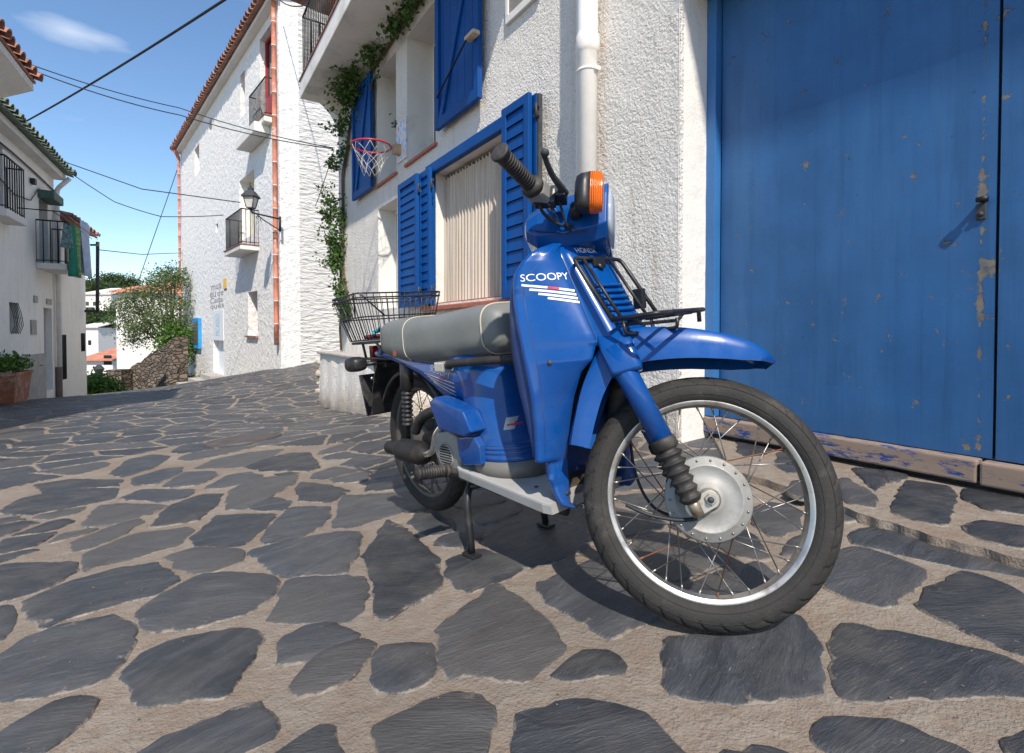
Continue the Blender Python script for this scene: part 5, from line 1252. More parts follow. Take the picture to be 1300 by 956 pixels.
# fork
for s in (-1, 1):
    y = .085*s; top = Vector((.985, y, .60)); bot = Vector((1.098, y, .392)); d = (bot-top).normalized()
    m = MB(); m.tube([top, top.lerp(bot, .3), bot], [.0265, .0265, .0245], 28); f = sb(m, 'fork_leg', M['paint'], None, True)
    e = Vector((1.158, y*.93, .268)); d2 = (e-bot).normalized(); Lb = (e-bot).length; prof = [(.0, -.006), (.027, -.006), (.0285, 0), (.0285, .016), (.024, .019)]
    n = 6
    for i in range(n): a = .022 + (Lb-.022)*i/n; h = (Lb-.022)/n; rr = .0295 - .0025*i/n*2; prof += [(.0195, a+.001), (rr-.002, a+h*.35), (rr, a+h*.5), (rr-.002, a+h*.65)]
    prof += [(.018, Lb), (.0, Lb+.001)]
    m = MB(); m.lathe(prof, bot, d2, 32); sb(m, 'boot', M['rubber'], f)
    m = MB(); m.tube([e - d2*.01, e + d2*.03], .0125, 16); 
    cx_, cz_ = WB, RW; yy0, yy1 = (y*.93 - s*.014, y*.93 + s*.0) if 1 else 0
    loop = []
    A2 = (e.x + .006, e.z - .012)
    for k in range(28):
        a = 2*PI*k/28; th = a
        dirx, dirz = cx_-A2[0], cz_-A2[1]; base_a = math.atan2(dirz, dirx); 
        if math.cos(th) > 0: loop.append((cx_ + .019*math.cos(base_a+th), cz_ + .019*math.sin(base_a+th)))
        else: loop.append((A2[0] + .020*math.cos(base_a+th), A2[1] + .020*math.sin(base_a+th)))
    m.prism(loop, min(.062*s, .070*s), max(.062*s, .070*s), bev=.0012); sb(m, 'link', M['oldchrome'], f)
# front mudguard ----------------------------------------------------
cl_ = [(.885,.375),(.892,.43),(.905,.50),(.925,.56),(.95,.612),(.985,.645),(1.03,.660),(1.09,.664),(1.16,.661),(1.23,.650),(1.29,.632),(1.33,.610),(1.352,.588)]
hw_ = [.062,.064,.067,.070,.073,.075,.076,.076,.075,.073,.068,.058,.035]; dr_ = [.052,.055,.060,.066,.075,.088,.094,.088,.080,.070,.056,.036,.012]
cp_ = catmull([(x, 0, z) for x, z in cl_], 5); k_ = len(cp_)
def itp(a, t): i = min(int(t), len(a)-2); return a[i]*(1-(t-i)) + a[i+1]*(t-i)
loops = []
for i, p in enumerate(cp_):
    tan = (cp_[min(i+1, k_-1)] - cp_[max(i-1, 0)]).normalized(); nv = Vector((-tan.z, 0, tan.x)); nv = nv if (nv.z > 0 or nv.x < 0) else -nv
    t = i/(k_-1)*(len(cl_)-1); w = itp(hw_, t); d = itp(dr_, t); o_ = []
    outer = [(-w, -d), (-w*1.0, -d*.55), (-w*.97, -.016), (-w*.90, -.008), (-w*.5, -.0015), (-w*.14, 0), (0, .004), (w*.14, 0), (w*.5, -.0015), (w*.90, -.008), (w*.97, -.016), (w*1.0, -d*.55), (w, -d)]
    inner = [(u*.955, v-.0035 if abs(v) < d*.9 else v) for u, v in outer[::-1]]
    for u, v in outer + inner: q = p + nv*v; o_.append((q.x, u, q.z))
    loops.append(o_)
m = MB(); m.loft(loops); fender = sb(m, 'mudguard', M['paint'], None, True, auto=40)
m = MB()   # dark liner under the blade
m.loft([[( (p[0]*.0+q[0]), q[1]*.9, q[2]-.004) for q in (L_[13:])] for p, L_ in zip([(0,)]*len(loops), loops)], caps=False); 
for s in (-1, 1):  # fork sleeves moulded on the guard
    y = .080*s; m = MB(); A = Vector((.975, y, .652)); B = Vector((1.020, y, .540)); lp = []
    for f, hx, hy, dy in ((0, .026, .012, -.014), (.1, .034, .018, -.010), (.45, .038, .026, 0), (.93, .036, .030, .004), (1, .033, .028, .004)):
        q = A.lerp(B, f); lp.append([(q.x + hx*c_, y + s*dy + hy*s_, q.z + hx*c_*.33) for c_, s_ in [(math.copysign(abs(math.cos(a))**.45, math.cos(a)), math.copysign(abs(math.sin(a))**.45, math.sin(a))) for a in np.linspace(0, 2*PI, 28, endpoint=False)]])
    m.loft(lp); sb(m, 'fork_sleeve', M['paint'], fender)

# legshield ---------------------------------------------------------
def ip1(tab, z): return float(np.interp(z, [a for a, _ in tab][::-1], [b for _, b in tab][::-1]))
XE = [(.885,.895),(.87,.888),(.82,.868),(.76,.862),(.70,.869),(.62,.880),(.53,.893),(.45,.896),(.36,.890),(.29,.893),(.235,.915)]
WW = [(.905,.050),(.899,.078),(.893,.094),(.889,.108),(.882,.132),(.868,.158),(.848,.178),(.82,.194),(.79,.200),(.70,.202),(.60,.201),(.5,.199),(.4,.199),(.36,.199),(.354,.165),(.325,.163),(.31,.166),(.295,.158),(.27,.156),(.245,.150),(.232,.12)]
XS = [(.89,.900),(.755,.957),(.647,1.003),(.60,1.0),(.575,.976),(.518,.948),(.439,.923),(.358,.903),(.235,.900)]
YI = [(.63,.02),(.622,.05),(.61,.078),(.59,.098),(.55,.110),(.5,.114),(.4,.114),(.3,.113),(.235,.112)]
def xc_(z): return .937 + (.866-z)*.56 - (.0 if z < .885 else (z-.885)*1.2)
m = MB()
zs = sorted(set([round(float(v), 4) for v in list(np.linspace(.905, .63, 26)) + list(np.linspace(.6295, .232, 36)) + [q[0] for q in WW] + [q[0] for q in YI if q[0] < .63]]), reverse=True)
for s in (-1, 1):
    rows = []
    for z in zs:
        W = ip1(WW, z); xe = ip1(XE, z); xs = ip1(XS, z); up = z >= .63
        ys = max(.084 if z < .86 else .084*min(1, W/.16), .03) if up else min(max(ip1(YI, z), .084 + .028*min(1, (.63-z)/.06)), W-.025)
        half = [(xe-.024, W-.010), (xe-.015, W-.002), (xe-.006, W), (xe, W-.006)]
        for f in (.08, .25, .45, .65, .85, 1):
            yy = (W-.012)*(1-f) + (ys+.004)*f; half.append((xe + (xs-xe)*f + .010*math.sin(PI*f)*(1 if z > .6 else max(.15, 1-(.6-z)*5)), yy))
        if up:
            xc = xc_(z); half += [(xs+.0005, ys+.001), (xs + (xc-xs)*.30, ys-.003), (xs + (xc-xs)*.58, ys-.010), (xs + (xc-xs)*.80, ys-.024), (xs + (xc-xs)*.95, ys-.048), (xc, 0)]
        else: half += [(xs-.0005, ys+.001), (xs-.004, ys-.001), (xs-.014, ys-.003), (xs-.03, ys-.006), (xs-.05, ys-.008), (xs-.07, ys-.010)]
        rows.append([(x, s*y, z) for x, y in half])
    n0 = len(m.f); m.grid(rows)
sh_up = m.build('leg_shield', M['paint'], sc, fix=False)
bmx = bmesh.new(); bmx.from_mesh(sh_up.data); bmesh.ops.remove_doubles(bmx, verts=bmx.verts[:], dist=.0002); bmesh.ops.recalc_face_normals(bmx, faces=bmx.faces[:])
if sum(f.normal.x * f.calc_area() for f in bmx.faces) < 0: bmesh.ops.reverse_faces(bmx, faces=bmx.faces[:])
bmx.to_mesh(sh_up.data); bmx.free()
sh_up.modifiers.new('t', 'SOLIDIFY').thickness = .004; sh_up.modifiers['t'].offset = -1
m = MB(); rows = []
DT = [(.88,.010),(.76,.022),(.70,.036),(.62,.050),(.53,.050),(.45,.034),(.38,.016),(.30,.012)]
for z in np.linspace(.875, .30, 26):
    W = ip1(WW, z); xe = ip1(XE, z); d = ip1(DT, z); rows.append([(xe-.020, -W+.010, z), (xe-.022-d*.6, -W+.009, z), (xe-.022-d, -W+.016, z), (xe-.018-d, -.10, z), (xe-.022-d, 0, z), (xe-.018-d, .10, z), (xe-.022-d, W-.016, z), (xe-.022-d*.6, W-.009, z), (xe-.020, W-.010, z)])
m.grid(rows); o = sb(m, 'inner_shield', M['paint_dark']); o.modifiers.new('t', 'SOLIDIFY').thickness = .003
m = MB(); m.grid([[(.845, y, .235+.015*abs(y)) for y in (-.11,-.05,0,.05,.11)], [(.835, y, .35) for y in (-.11,-.05,0,.05,.11)], [(.85, y, .5) for y in (-.11,-.05,0,.05,.11)], [(.90, y, .61) for y in (-.11,-.05,0,.05,.11)], [(.98, y, .645) for y in (-.08,-.04,0,.04,.08)]]); 
sb(m, 'wheel_well', M['frame'])
# ribbed vent on the neck
m = MB()
for i in range(9):
    z = .775 - i*.0155; x = xc_(z); m.tube([(x-.020, -.056, z), (x-.002, -.045, z), (x+.004, -.025, z), (x+.006, 0, z), (x+.004, .025, z), (x-.002, .045, z), (x-.020, .056, z)], .0048, 8)
sb(m, 'neck_vent', M['paint'])
m = MB(); z = .70; x = xc_(z); m.box((x-.02, -.03, z-.055), (x+.018, .03, z-.01), bev=.004); sb(m, 'horn', M['oldiron'])
# headstock / column inside
m = MB(); m.tube([PA + AX*.30, PA + AX*.72], .03, 16); sb(m, 'steering_column', M['frame'])

# handlebar, cowl, headlamp, indicators (all steered) ---------------
def oct_(x, z0, z1, hw, c=.025): return [(x, -hw+c, z0), (x, hw-c, z0), (x, hw, z0+c), (x, hw, z1-c*1.5), (x, hw-c*1.2, z1), (x, -hw+c*1.2, z1), (x, -hw, z1-c*1.5), (x, -hw, z0+c)]
m = MB(); m.loft([oct_(.752,.905,.950,.060,.012), oct_(.760,.885,.962,.082,.02), oct_(.79,.862,.980,.094,.024), oct_(.86,.862,1.004,.100,.026), oct_(.93,.872,1.026,.104,.028), oct_(.964,.884,1.036,.102,.028), oct_(.967,.888,1.033,.099,.028)], smooth=False)
cowl = sb(m, 'handlebar_cowl', M['paint'], None, True); bmd = cowl.modifiers.new('b', 'BEVEL'); bmd.width = .006; bmd.segments = 3; bmd.limit_method = 'ANGLE'
m = MB(); m.loft([oct_(.9675,.892,1.028,.095,.028), oct_(.974,.893,1.026,.094,.028), oct_(.981,.902,1.012,.082,.024), oct_(.984,.925,.985,.05,.02)], smooth=True); sb(m, 'headlamp', M['clearlens'], None, True)
m = MB(); m.tube([(.772, -.088, .905), (.80, -.1005, .895), (.86, -.1045, .885), (.92, -.105, .89)], .0015, 5); sb(m, 'seam_trim', M['blackplastic'], cowl)
bar = MB(); bar.tube(catmull([(.755, -.318, .969), (.80, -.215, .953), (.83, -.13, .94), (.84, 0, .935), (.83, .13, .94), (.80, .215, .953), (.755, .318, .969)], 6), .011, 14); bar = sb(bar, 'handlebar', M['chrome'], None, True)
for s in (-1, 1):
    a = Vector((.748, s*.335, .972)); b = Vector((.803, s*.208, .952)); d = (b-a).normalized(); L_ = (b-a).length; pr = [(0, 0), (.019, 0), (.0225, .002), (.0225, .008), (.0185, .011)]
    for i in range(13): h = .014 + i*(L_-.034)/13; q = (L_-.034)/13; pr += [(.0185, h), (.0185, h+q*.6), (.0168, h+q*.65), (.0168, h+q*.95)]
    pr += [(.0185, L_-.018), (.027, L_-.014), (.0275, L_-.002), (.02, L_)]
    m = MB(); m.lathe(pr, a, d, 24); sb(m, 'grip', M['rubber'], bar)
    m = MB(); m.box((-.02, -.022, -.022), (.024, .020, .022), Matrix.Translation(b + d*.022) @ d.to_track_quat('Y', 'Z').to_matrix().to_4x4(), bev=.006); hsg = sb(m, 'switch_housing', M['alloy'], bar)
    m = MB(); m.box((.795, s*.155, .925), (.85, s*.19, .965), bev=.006).box((.83, s*.13, .945), (.872, s*.185, .972), bev=.004); sb(m, 'lever_bracket', M['blackplastic'], bar)
    m = MB(); lp = catmull([(.870, s*.165, .960), (.862, s*.205, .958), (.850, s*.25, .962), (.840, s*.30, .978)], 6); m.tube(lp, [.0095-.0002*i for i in range(len(lp))], 10); m.lathe([(0, -.010), (.006, -.008), (.0095, -.002), (.0095, .003), (.006, .009), (0, .0105)], (.843, s*.305, .979), (0, s, 0), 14); sb(m, 'brake_lever', M['oldiron'], bar)
    # indicator
    m = MB(); cy = s*.160; 
    def ov(x, ry, rz, zc=.960, n=24): return [(x, cy + ry*math.copysign(abs(math.cos(a))**.7, math.cos(a)), zc + rz*math.copysign(abs(math.sin(a))**.7, math.sin(a))) for a in np.linspace(0, 2*PI, n, endpoint=False)]
    m.loft([ov(.893, .012, .026), ov(.897, .022, .042), ov(.908, .028, .048), ov(.929, .030, .051)]); m.tube([(.89, s*.09, .93), (.893, s*.145, .935)], .014, 10); ind = sb(m, 'indicator', M['blackplastic'], None, True)
    m = MB(); m.loft([ov(.9295, .030, .051), ov(.948, .029, .050), ov(.957, .026, .047), ov(.960, .02, .040)]); sb(m, 'lens', M['amber'], ind)
def cbl(name, pts, r=.0035, mat='cable', steer=False): m = MB(); m.tube(catmull(pts, 8), r, 8); return sb(m, name, M[mat], None, steer)
cbl('control_cable', [(.812,-.185,.94),(.815,-.165,.918),(.835,-.135,.905),(.865,-.112,.90),(.885,-.098,.905)], .0042, steer=True)
cbl('control_cable', [(.85,-.165,.955),(.86,-.14,.93),(.87,-.12,.90),(.88,-.10,.89)], .003, steer=True)
cbl('brake_cable', [(.99,.06,.60),(1.02,.055,.45),(1.04,.05,.32),(1.08,.045,.245),(1.14,.045,.225),(1.18,.04,.235)], .0035, steer=True)
cbl('brake_cable', [(1.02,-.06,.25),(1.07,-.052,.232),(1.13,-.050,.226),(1.17,-.045,.232)], .004, steer=True)

# front carrier -----------------------------------------------------
RK = MB(); r4 = .0042
xt, zt_, xb, zb_ = .957, .846, 1.062, .688
def ln(y, f): return Vector((xt + (xb-xt)*f, y, zt_ + (zb_-zt_)*f))
RK.tube(corner_path([ln(-.09, 1.02), ln(-.09, 0), ln(.09, 0), ln(.09, 1.02)], .018, 5), r4*1.25, 8)
for y in (-.055, .045): RK.tube([ln(y, 0), ln(y, 1)], r4, 8)
zp = .688
XF = 1.185
RK.tube(corner_path([(xb, -.09, zp), (XF, -.10, zp+.006), (XF, .10, zp+.006), (xb, .09, zp)], .025, 6), r4*1.25, 8); RK.tube([(xb, -.09, zp), (xb, .09, zp)], r4*1.25, 8)
for y in (-.035, .035): RK.tube([(xb, y, zp-.004), (XF, y, zp+.002)], r4, 8)
RK.tube(corner_path([(1.125, -.096, zp+.001), (1.125, -.075, zp-.014), (1.125, .075, zp-.014), (1.125, .096, zp+.001)], .012, 4), r4, 8)
RK.tube(corner_path([(xb+.005, -.06, zp-.004), (xb+.01, -.06, zp-.035), (xb+.01, .05, zp-.035), (xb+.005, .05, zp-.004)], .012, 4), r4, 8)
RK.tube(corner_path([(1.08, .03, zp-.008), (1.085, .03, zp-.034), (1.15, .03, zp-.030), (1.15, .03, zp-.008)], .012, 4), r4, 8)
RK.tube([(1.17, .09, zp), (1.17, .09, zp-.022)], r4*1.2, 8)
rk = sb(RK, 'front_carrier', M['blackplastic'])
m = MB(); m.box((.945, -.022, .825), (.965, .022, .85), bev=.003); m.lathe([(.0, 0), (.010, 0), (.010, .006), (0, .007)], (.963, -.0, .826), (.8, 0, .4), 12); sb(m, 'mount', M['blackplastic'], rk); m = MB(); m.box((1.02, .045, .71), (1.05, .06, .76), bev=.003); sb(m, 'mount', M['blackplastic'], rk)

# seat --------------------------------------------------------------
def seatsec(x, zb, zt, hw, n=56, tilt=0):
    out = []
    for k in range(n):
        a = 2*PI*k/n; cx = math.copysign(abs(math.cos(a))**.36, math.cos(a)); sx = math.sin(a)
        if sx >= 0: z = zb + (zt-zb)*(.40 + .60*abs(sx)**.46); y = hw*cx*(1 - .09*abs(sx)**2)
        else: z = zb + (zt-zb)*.42*(1-abs(sx)**.8); y = hw*cx*(.97 if sx < -.6 else 1)
        out.append((x + tilt*(z-zb), y, z))
    return out
ST = [(-.052,.648,.745,.112,0),(-.050,.630,.758,.130,0),(-.044,.622,.764,.136,0),(-.02,.617,.767,.139,0),(.04,.609,.770,.141,0),(.10,.602,.769,.142,0),(.15,.598,.765,.141,0),(.20,.598,.761,.140,0),(.33,.602,.763,.139,0),(.43,.607,.768,.137,0),(.53,.613,.772,.134,0),(.610,.619,.770,.129,0),(.640,.628,.763,.120,0),(.658,.642,.748,.104,0),(.667,.66,.725,.07,0)]
m = MB(); m.loft([seatsec(*s[:4]) for s in ST]); seat = sb(m, 'seat', M['seat'])
for s, rr in ((ST[1], .0028), (ST[6], .0020), (ST[11], .0027)):
    L_ = seatsec(*s[:4]); cz = (s[1]+s[2])/2; lp = [Vector((p[0], p[1]*1.012, cz + (p[2]-cz)*1.012)) for p in L_]; m = MB(); m.tube(lp, rr, 7, closed=True); sb(m, 'piping', M['piping'], seat)
m = MB(); m.box((.055, -.1395, .628), (.078, -.1365, .658), bev=.001); sb(m, 'side_mark', simple('orange_tab', (.3, .08, .04), .6), seat)
m = MB(); m.loft([[(x, y*w, z) for y, z in ((-1, zb), (1, zb), (1, zb+.03), (-1, zb+.03))] for x, w, zb in ((-.04,.10,.610),(.1,.115,.588),(.3,.112,.590),(.5,.105,.598),(.60,.09,.61))], False); sb(m, 'seat_base', M['blackplastic'], seat)

# body --------------------------------------------------------------
def sup(x0, x1, hw, z, n=48, e=.62, nose=.0):
    cx, rx = (x0+x1)/2, (x1-x0)/2; out = []
    for k in range(n):
        a = 2*PI*k/n; c_, s_ = math.cos(a), math.sin(a); X = math.copysign(abs(c_)**e, c_); Y = math.copysign(abs(s_)**e, s_)
        taper = 1 - nose*max(0, X)**1.5; out.append((cx + rx*X, hw*Y*taper, z))
    return out
BD = [(.624,.36,.596,.108),(.614,.36,.600,.117),(.565,.385,.612,.121),(.52,.41,.622,.121),(.47,.435,.634,.126),(.42,.46,.650,.131),(.375,.475,.668,.135),(.355,.48,.677,.138)]
loops = [sup(a, b, h, z, e=.5, nose=.42) for z, a, b, h in BD]
zz = .355
for i in range(3):
    z = zz - i*.0125; a, b, h = .482+i*.002, .680+i*.006, .139+i*.0005
    loops += [sup(a, b, h, z-.001, e=.5, nose=.42), sup(a+.004, b-.004, h-.003, z-.003, e=.5, nose=.42), sup(a, b+.003, h+.0005, z-.005, e=.5, nose=.42)]
loops.append(sup(.49, .70, .141, .306, e=.5, nose=.42))
m = MB(); m.loft(loops); body = sb(m, 'body_fairing', M['paint'])
m = MB(); m.loft([sup(.488, .702, .1425, .308, e=.5, nose=.42), sup(.488, .712, .145, .262, e=.5, nose=.42)]); sb(m, 'skirt', M['skirt'], body)
def tsec(x, zb, zt, hw, n=28):
    out = []
    for k in range(n):
        a = 2*PI*k/n; out.append((x, hw*math.copysign(abs(math.cos(a))**.5, math.cos(a)), (zb+zt)/2 + (zt-zb)/2*math.copysign(abs(math.sin(a))**.6, math.sin(a))))
    return out
m = MB(); m.loft([tsec(-.27,.628,.650,.055), tsec(-.22,.620,.655,.085), tsec(-.1,.612,.650,.104), tsec(0,.600,.636,.112), tsec(.1,.578,.622,.118), tsec(.2,.545,.618,.121), tsec(.28,.505,.615,.123), tsec(.34,.470,.613,.124), tsec(.42,.455,.612,.122), tsec(.48,.45,.61,.118), tsec(.52,.46,.60,.10)])
tail = sb(m, 'tail_fairing', M['paint'])
def pxpoly(pts, y): return [sloc(px, py, y) for px, py in pts]
m = MB(); m.prism(pxpoly([(544,511),(551,504),(586,522),(598,549),(589,555),(556,545)], -.180), -.118, -.180, bev=.007); sb(m, 'side_box', M['paint'], auto=35)
m = MB(); m.prism(pxpoly([(579,556),(600,553.5),(608,567),(611,591),(588,591),(582,579)], -.158), -.10, -.158, bev=.006); sb(m, 'lower_side_box', M['paint'], auto=35)
m = MB(); m.prism(pxpoly([(553,550),(567,548),(580,554),(585,584),(582,606),(571,604),(557,592),(551,570)], -.145), -.07, -.145, bev=.008); eng = sb(m, 'engine_cover', M['alloy'], auto=35)
gx_, gz_ = sloc(566, 579, -.146); m = MB()
m.tube([(gx_ + .041*math.cos(t), -.146, gz_ + .041*math.sin(t)) for t in np.linspace(0, 2*PI, 32, endpoint=False)], .0035, 6, closed=True)
for i in range(9):
    dz = -.034 + i*.0085; h = math.sqrt(max(0, .041**2 - dz*dz)); m.box((gx_-h, -.1495, gz_+dz-.0016), (gx_+h, -.146, gz_+dz+.0016))
sb(m, 'cooling_grille', M['alloy'], eng); m = MB(); m.lathe([(.040, .0), (.0, .0005)], (gx_, -.1455, gz_), (0, -1, 0), 32); m.v = [(a, -.1457, c_) for a, b, c_ in m.v]; sb(m, 'fan_recess', M['blackplastic'], eng)
# floorboard
fl = [(.445,-.10),(.45,-.152),(.47,-.160),(.86,-.172),(.885,-.165),(.885,.165),(.86,.172),(.47,.160),(.45,.152),(.445,.10)]
def fz(x): return .275 - (x-.45)*.055
m = MB(); m.loft([[(x, y, fz(x)-.028) for x, y in fl], [(x, y*1.015, fz(x)-.006) for x, y in fl], [(x, y*1.01, fz(x)-.001) for x, y in fl], [(x, y*.98, fz(x)) for x, y in fl]], False); flo = sb(m, 'floorboard', M['greyplastic'])
m = MB()
for (x, y) in ((.77, -.11), (.52, -.148)): m.lathe([(.006, 0), (.006, .002), (0, .0025)], (x, y, fz(x)), (0, 0, 1), 12)
sb(m, 'screw', M['oldiron'], flo)
# frame and engine
m = MB(); m.tube([(.30, 0, .30), (.45, 0, .235), (.85, 0, .215), (.93, 0, .30), (1.0, 0, .55)], .022, 12); m.tube([(.42, -.11, .235), (.60, -.11, .215), (.86, -.09, .205)], .013, 10); m.tube([(.42, .11, .235), (.60, .11, .215), (.86, .09, .205)], .013, 10)
m.box((.40, -.12, .215), (.56, .12, .245), bev=.008); m.box((.60, -.08, .195), (.84, .08, .235), bev=.01); sb(m, 'frame', M['frame'])
m = MB(); m.loft([tsec(.06, .225, .325, .055), tsec(.18, .20, .36, .075), tsec(.30, .18, .40, .088), tsec(.42, .19, .38, .085), tsec(.50, .22, .33, .06)]); sb(m, 'engine', M['frame'])
m = MB(); m.box((-.06, .045, .24), (.3, .075, .31), bev=.012); sb(m, 'swing_arm', M['frame'])
mu = MB(); mu.lathe([(.0, 0), (.022, 0), (.026, .004), (.026, .07), (.036, .10), (.042, .12), (.043, .245), (.036, .27), (.018, .29), (.012, .305)], (-.08, -.124, .268), (1, 0, .03), 28); muf = sb(mu, 'muffler', M['muffler'])
m = MB(); m.tube(catmull([(.21, -.128, .278), (.27, -.128, .30), (.30, -.125, .36), (.36, -.11, .40), (.42, -.08, .38)], 6), .014, 12); sb(m, 'exhaust_pipe', M['chrome'], muf)
m = MB(); m.tube(catmull([(.11, -.105, .345), (.16, -.105, .395), (.24, -.10, .425), (.32, -.095, .43), (.36, -.08, .41)], 6), .019, 12); sb(m, 'intake_hose', M['rubber'])
for s in (-1, 1):
    a = Vector((.075, s*.098, .60)); b = Vector((.03, s*.098, .285)); d = (b-a).normalized(); L_ = (b-a).length; pr = [(.012, 0), (.025, .004), (.025, .10), (.016, .105)]
    for i in range(8): h = .11 + i*.017; pr += [(.016, h), (.0215, h+.005), (.0215, h+.010), (.016, h+.014)]
    pr += [(.01, .25), (.01, L_), (.0, L_)]
    m = MB(); m.lathe(pr, a, d, 20); sb(m, 'shock_absorber', M['blackplastic'])
# rear inner mudguard
m = MB(); rows = []
for a in np.linspace(R(8), R(150), 26):
    r_ = .295; rows.append([(r_*math.cos(a) - (0 if a < R(90) else 0), y, .275 + r_*math.sin(a)) for y in (-.062,-.06,-.03,0,.03,.06,.062)]); rows[-1][0] = (rows[-1][0][0]*.94, -.064, .275 + (rows[-1][0][2]-.275)*.94); rows[-1][-1] = (rows[-1][-1][0]*.94, .064, .275 + (rows[-1][-1][2]-.275)*.94)
m.grid(rows); o = sb(m, 'rear_mudguard', M['blackplastic']); o.modifiers.new('t', 'SOLIDIFY').thickness = .003
m = MB(); m.loft([[(x, y*w, z) for x, y, z in ((xx, -1, z), (xx, 1, z), (xx-.006, 1, z), (xx-.006, -1, z))] for xx, w, z in ((-.235,.07,.60),(-.27,.075,.54),(-.295,.080,.46),(-.31,.082,.375))], False); sb(m, 'mud_flap', M['blackplastic'])
pA = [sloc(472.5, 523, -.045), sloc(487, 521, -.045)]
m = MB(); m.box((-.012, -.062, -.095), (-.004, .062, .095), Matrix.Translation((-.385, -.02, .455)) @ Matrix.Rotation(R(-16), 4, 'Y'), bev=.003); pl_ = sb(m, 'number_plate', M['blackplastic'])
m = MB(); m.lathe([(0, 0), (.007, 0), (.007, .004), (0, .004)], (-.352, -.05, .527), (1, 0, -.2), 10); m.lathe([(0, 0), (.007, 0), (.007, .004), (0, .004)], (-.352, .02, .527), (1, 0, -.2), 10); sb(m, 'bolt', M['foil'], pl_)
m = MB(); m.box((-.40, -.018, .545), (-.26, .018, .60), bev=.008); m.box((-.33, -.05, .575), (-.2, .05, .60), bev=.006); sb(m, 'tail_bracket', M['blackplastic'])
m = MB(); m.loft([[(x, y*w, z) for y, z in ((-1, z0), (1, z0), (1, z1), (-1, z1))] for x, w, z0, z1 in ((-.285,.065,.600,.67),(-.315,.066,.600,.672),(-.335,.055,.61,.66))], False); sb(m, 'tail_lamp', M['redlens'])
for s in (-1, 1):
    m = MB(); def_ = lambda x, r1, r2: [(x, s*.175 + r1*math.copysign(abs(math.cos(a))**.6, math.cos(a)), .603 + r2*math.copysign(abs(math.sin(a))**.7, math.sin(a))) for a in np.linspace(0, 2*PI, 20, endpoint=False)]
    m.loft([def_(-.165, .018, .016), def_(-.175, .032, .026), def_(-.21, .036, .031), def_(-.235, .036, .031)]); m.tube([(-.19, s*.06, .60), (-.19, s*.15, .60)], .009, 8); ii = sb(m, 'indicator', M['blackplastic']); m = MB(); m.loft([def_(-.2352, .036, .031), def_(-.25, .033, .029), def_(-.256, .022, .02)]); sb(m, 'lens', M['redlens'] if s < 0 else M['amber'], ii)
# seat grab bar
m = MB(); m.tube(corner_path([(.425, -.128, .583), (.455, -.158, .598), (.64, -.150, .606), (.74, -.10, .606), (.74, .10, .606), (.64, .150, .606), (.455, .158, .598), (.425, .128, .583)], .05, 5), .0125, 14); gb = sb(m, 'grab_bar', M['rubber'])
m = MB(); m.box((.395, -.172, .572), (.445, -.128, .606), Matrix.Identity(4), bev=.006); sb(m, 'bracket', M['foil'], gb)
# rear carrier frame & basket
m = MB(); m.tube(corner_path([(.0, -.10, .645), (-.12, -.105, .652), (-.16, -.10, .686), (-.42, -.10, .688), (-.42, .10, .688), (-.16, .10, .686), (-.12, .105, .652), (0, .10, .645)], .02, 4), .006, 8); m.tube([(-.12, -.105, .64), (-.12, .105, .64)], .008, 8); m.tube([(-.05, -.10, .615), (-.35, -.09, .62)], .006, 8); m.tube([(-.3, -.09, .62), (-.3, -.10, .687)], .006, 8); m.tube([(-.3, .09, .62), (-.3, .10, .687)], .006, 8); m.tube([(-.05, .10, .615), (-.35, .09, .62)], .006, 8); sb(m, 'rear_carrier', M['blackplastic'])
BK = MB(); zt2, zb1 = .872, .698; BY = .038
def ring(f, off=0):  # f 0 bottom..1 top
    xa, xb_, ya = -.20 + .03*f, -.415 - .035*f, .150 + .050*f; z = zb1 + (zt2-zb1)*f
    return [(xa, BY-ya, z), (xb_, BY-ya, z), (xb_, BY+ya, z), (xa, BY+ya, z)]
BK.tube(corner_path(ring(1.0), .03, 5, closed=True), .0033, 7, closed=True); tr = [(x, y, z+.012) for x, y, z in ring(1.03)]; BK.tube(corner_path(tr, .03, 5, closed=True), .0033, 7, closed=True)
BK.tube(corner_path(ring(.55), .03, 5, closed=True), .0030, 7, closed=True); BK.tube(corner_path(ring(0), .03, 5, closed=True), .003, 7, closed=True)
def lerp4(f, u): P = ring(f) + [ring(f)[0]]; i = min(int(u), 3); a, b = Vector(P[i]), Vector(P[i+1]); return a.lerp(b, u-i)
for side, n in ((0, 9), (1, 14), (2, 9), (3, 14)):
    for k in range(n): u = side + (k+.5)/n; p1 = lerp4(1.03, u); p1.z += .012; BK.tube([lerp4(0, u), lerp4(.55, u), p1], .0019, 5)
for k in range(10): y = BY - .14 + .28*(k+.5)/10; BK.tube([(-.201, y, zb1), (-.414, y, zb1)], .0019, 5)
for k in range(4): x = -.23 - .05*k; BK.tube([(x, BY-.149, zb1), (x, BY+.149, zb1)], .0025, 5)
BK.tube([lerp4(1.03, 3.98) + Vector((0,0,.016)), lerp4(.55, 3.72)], .0035, 6); BK.tube([lerp4(1.03, .1)+Vector((0,0,.016)), lerp4(.55, .3)], .0035, 6)
sb(BK, 'wire_basket', M['blackplastic'])
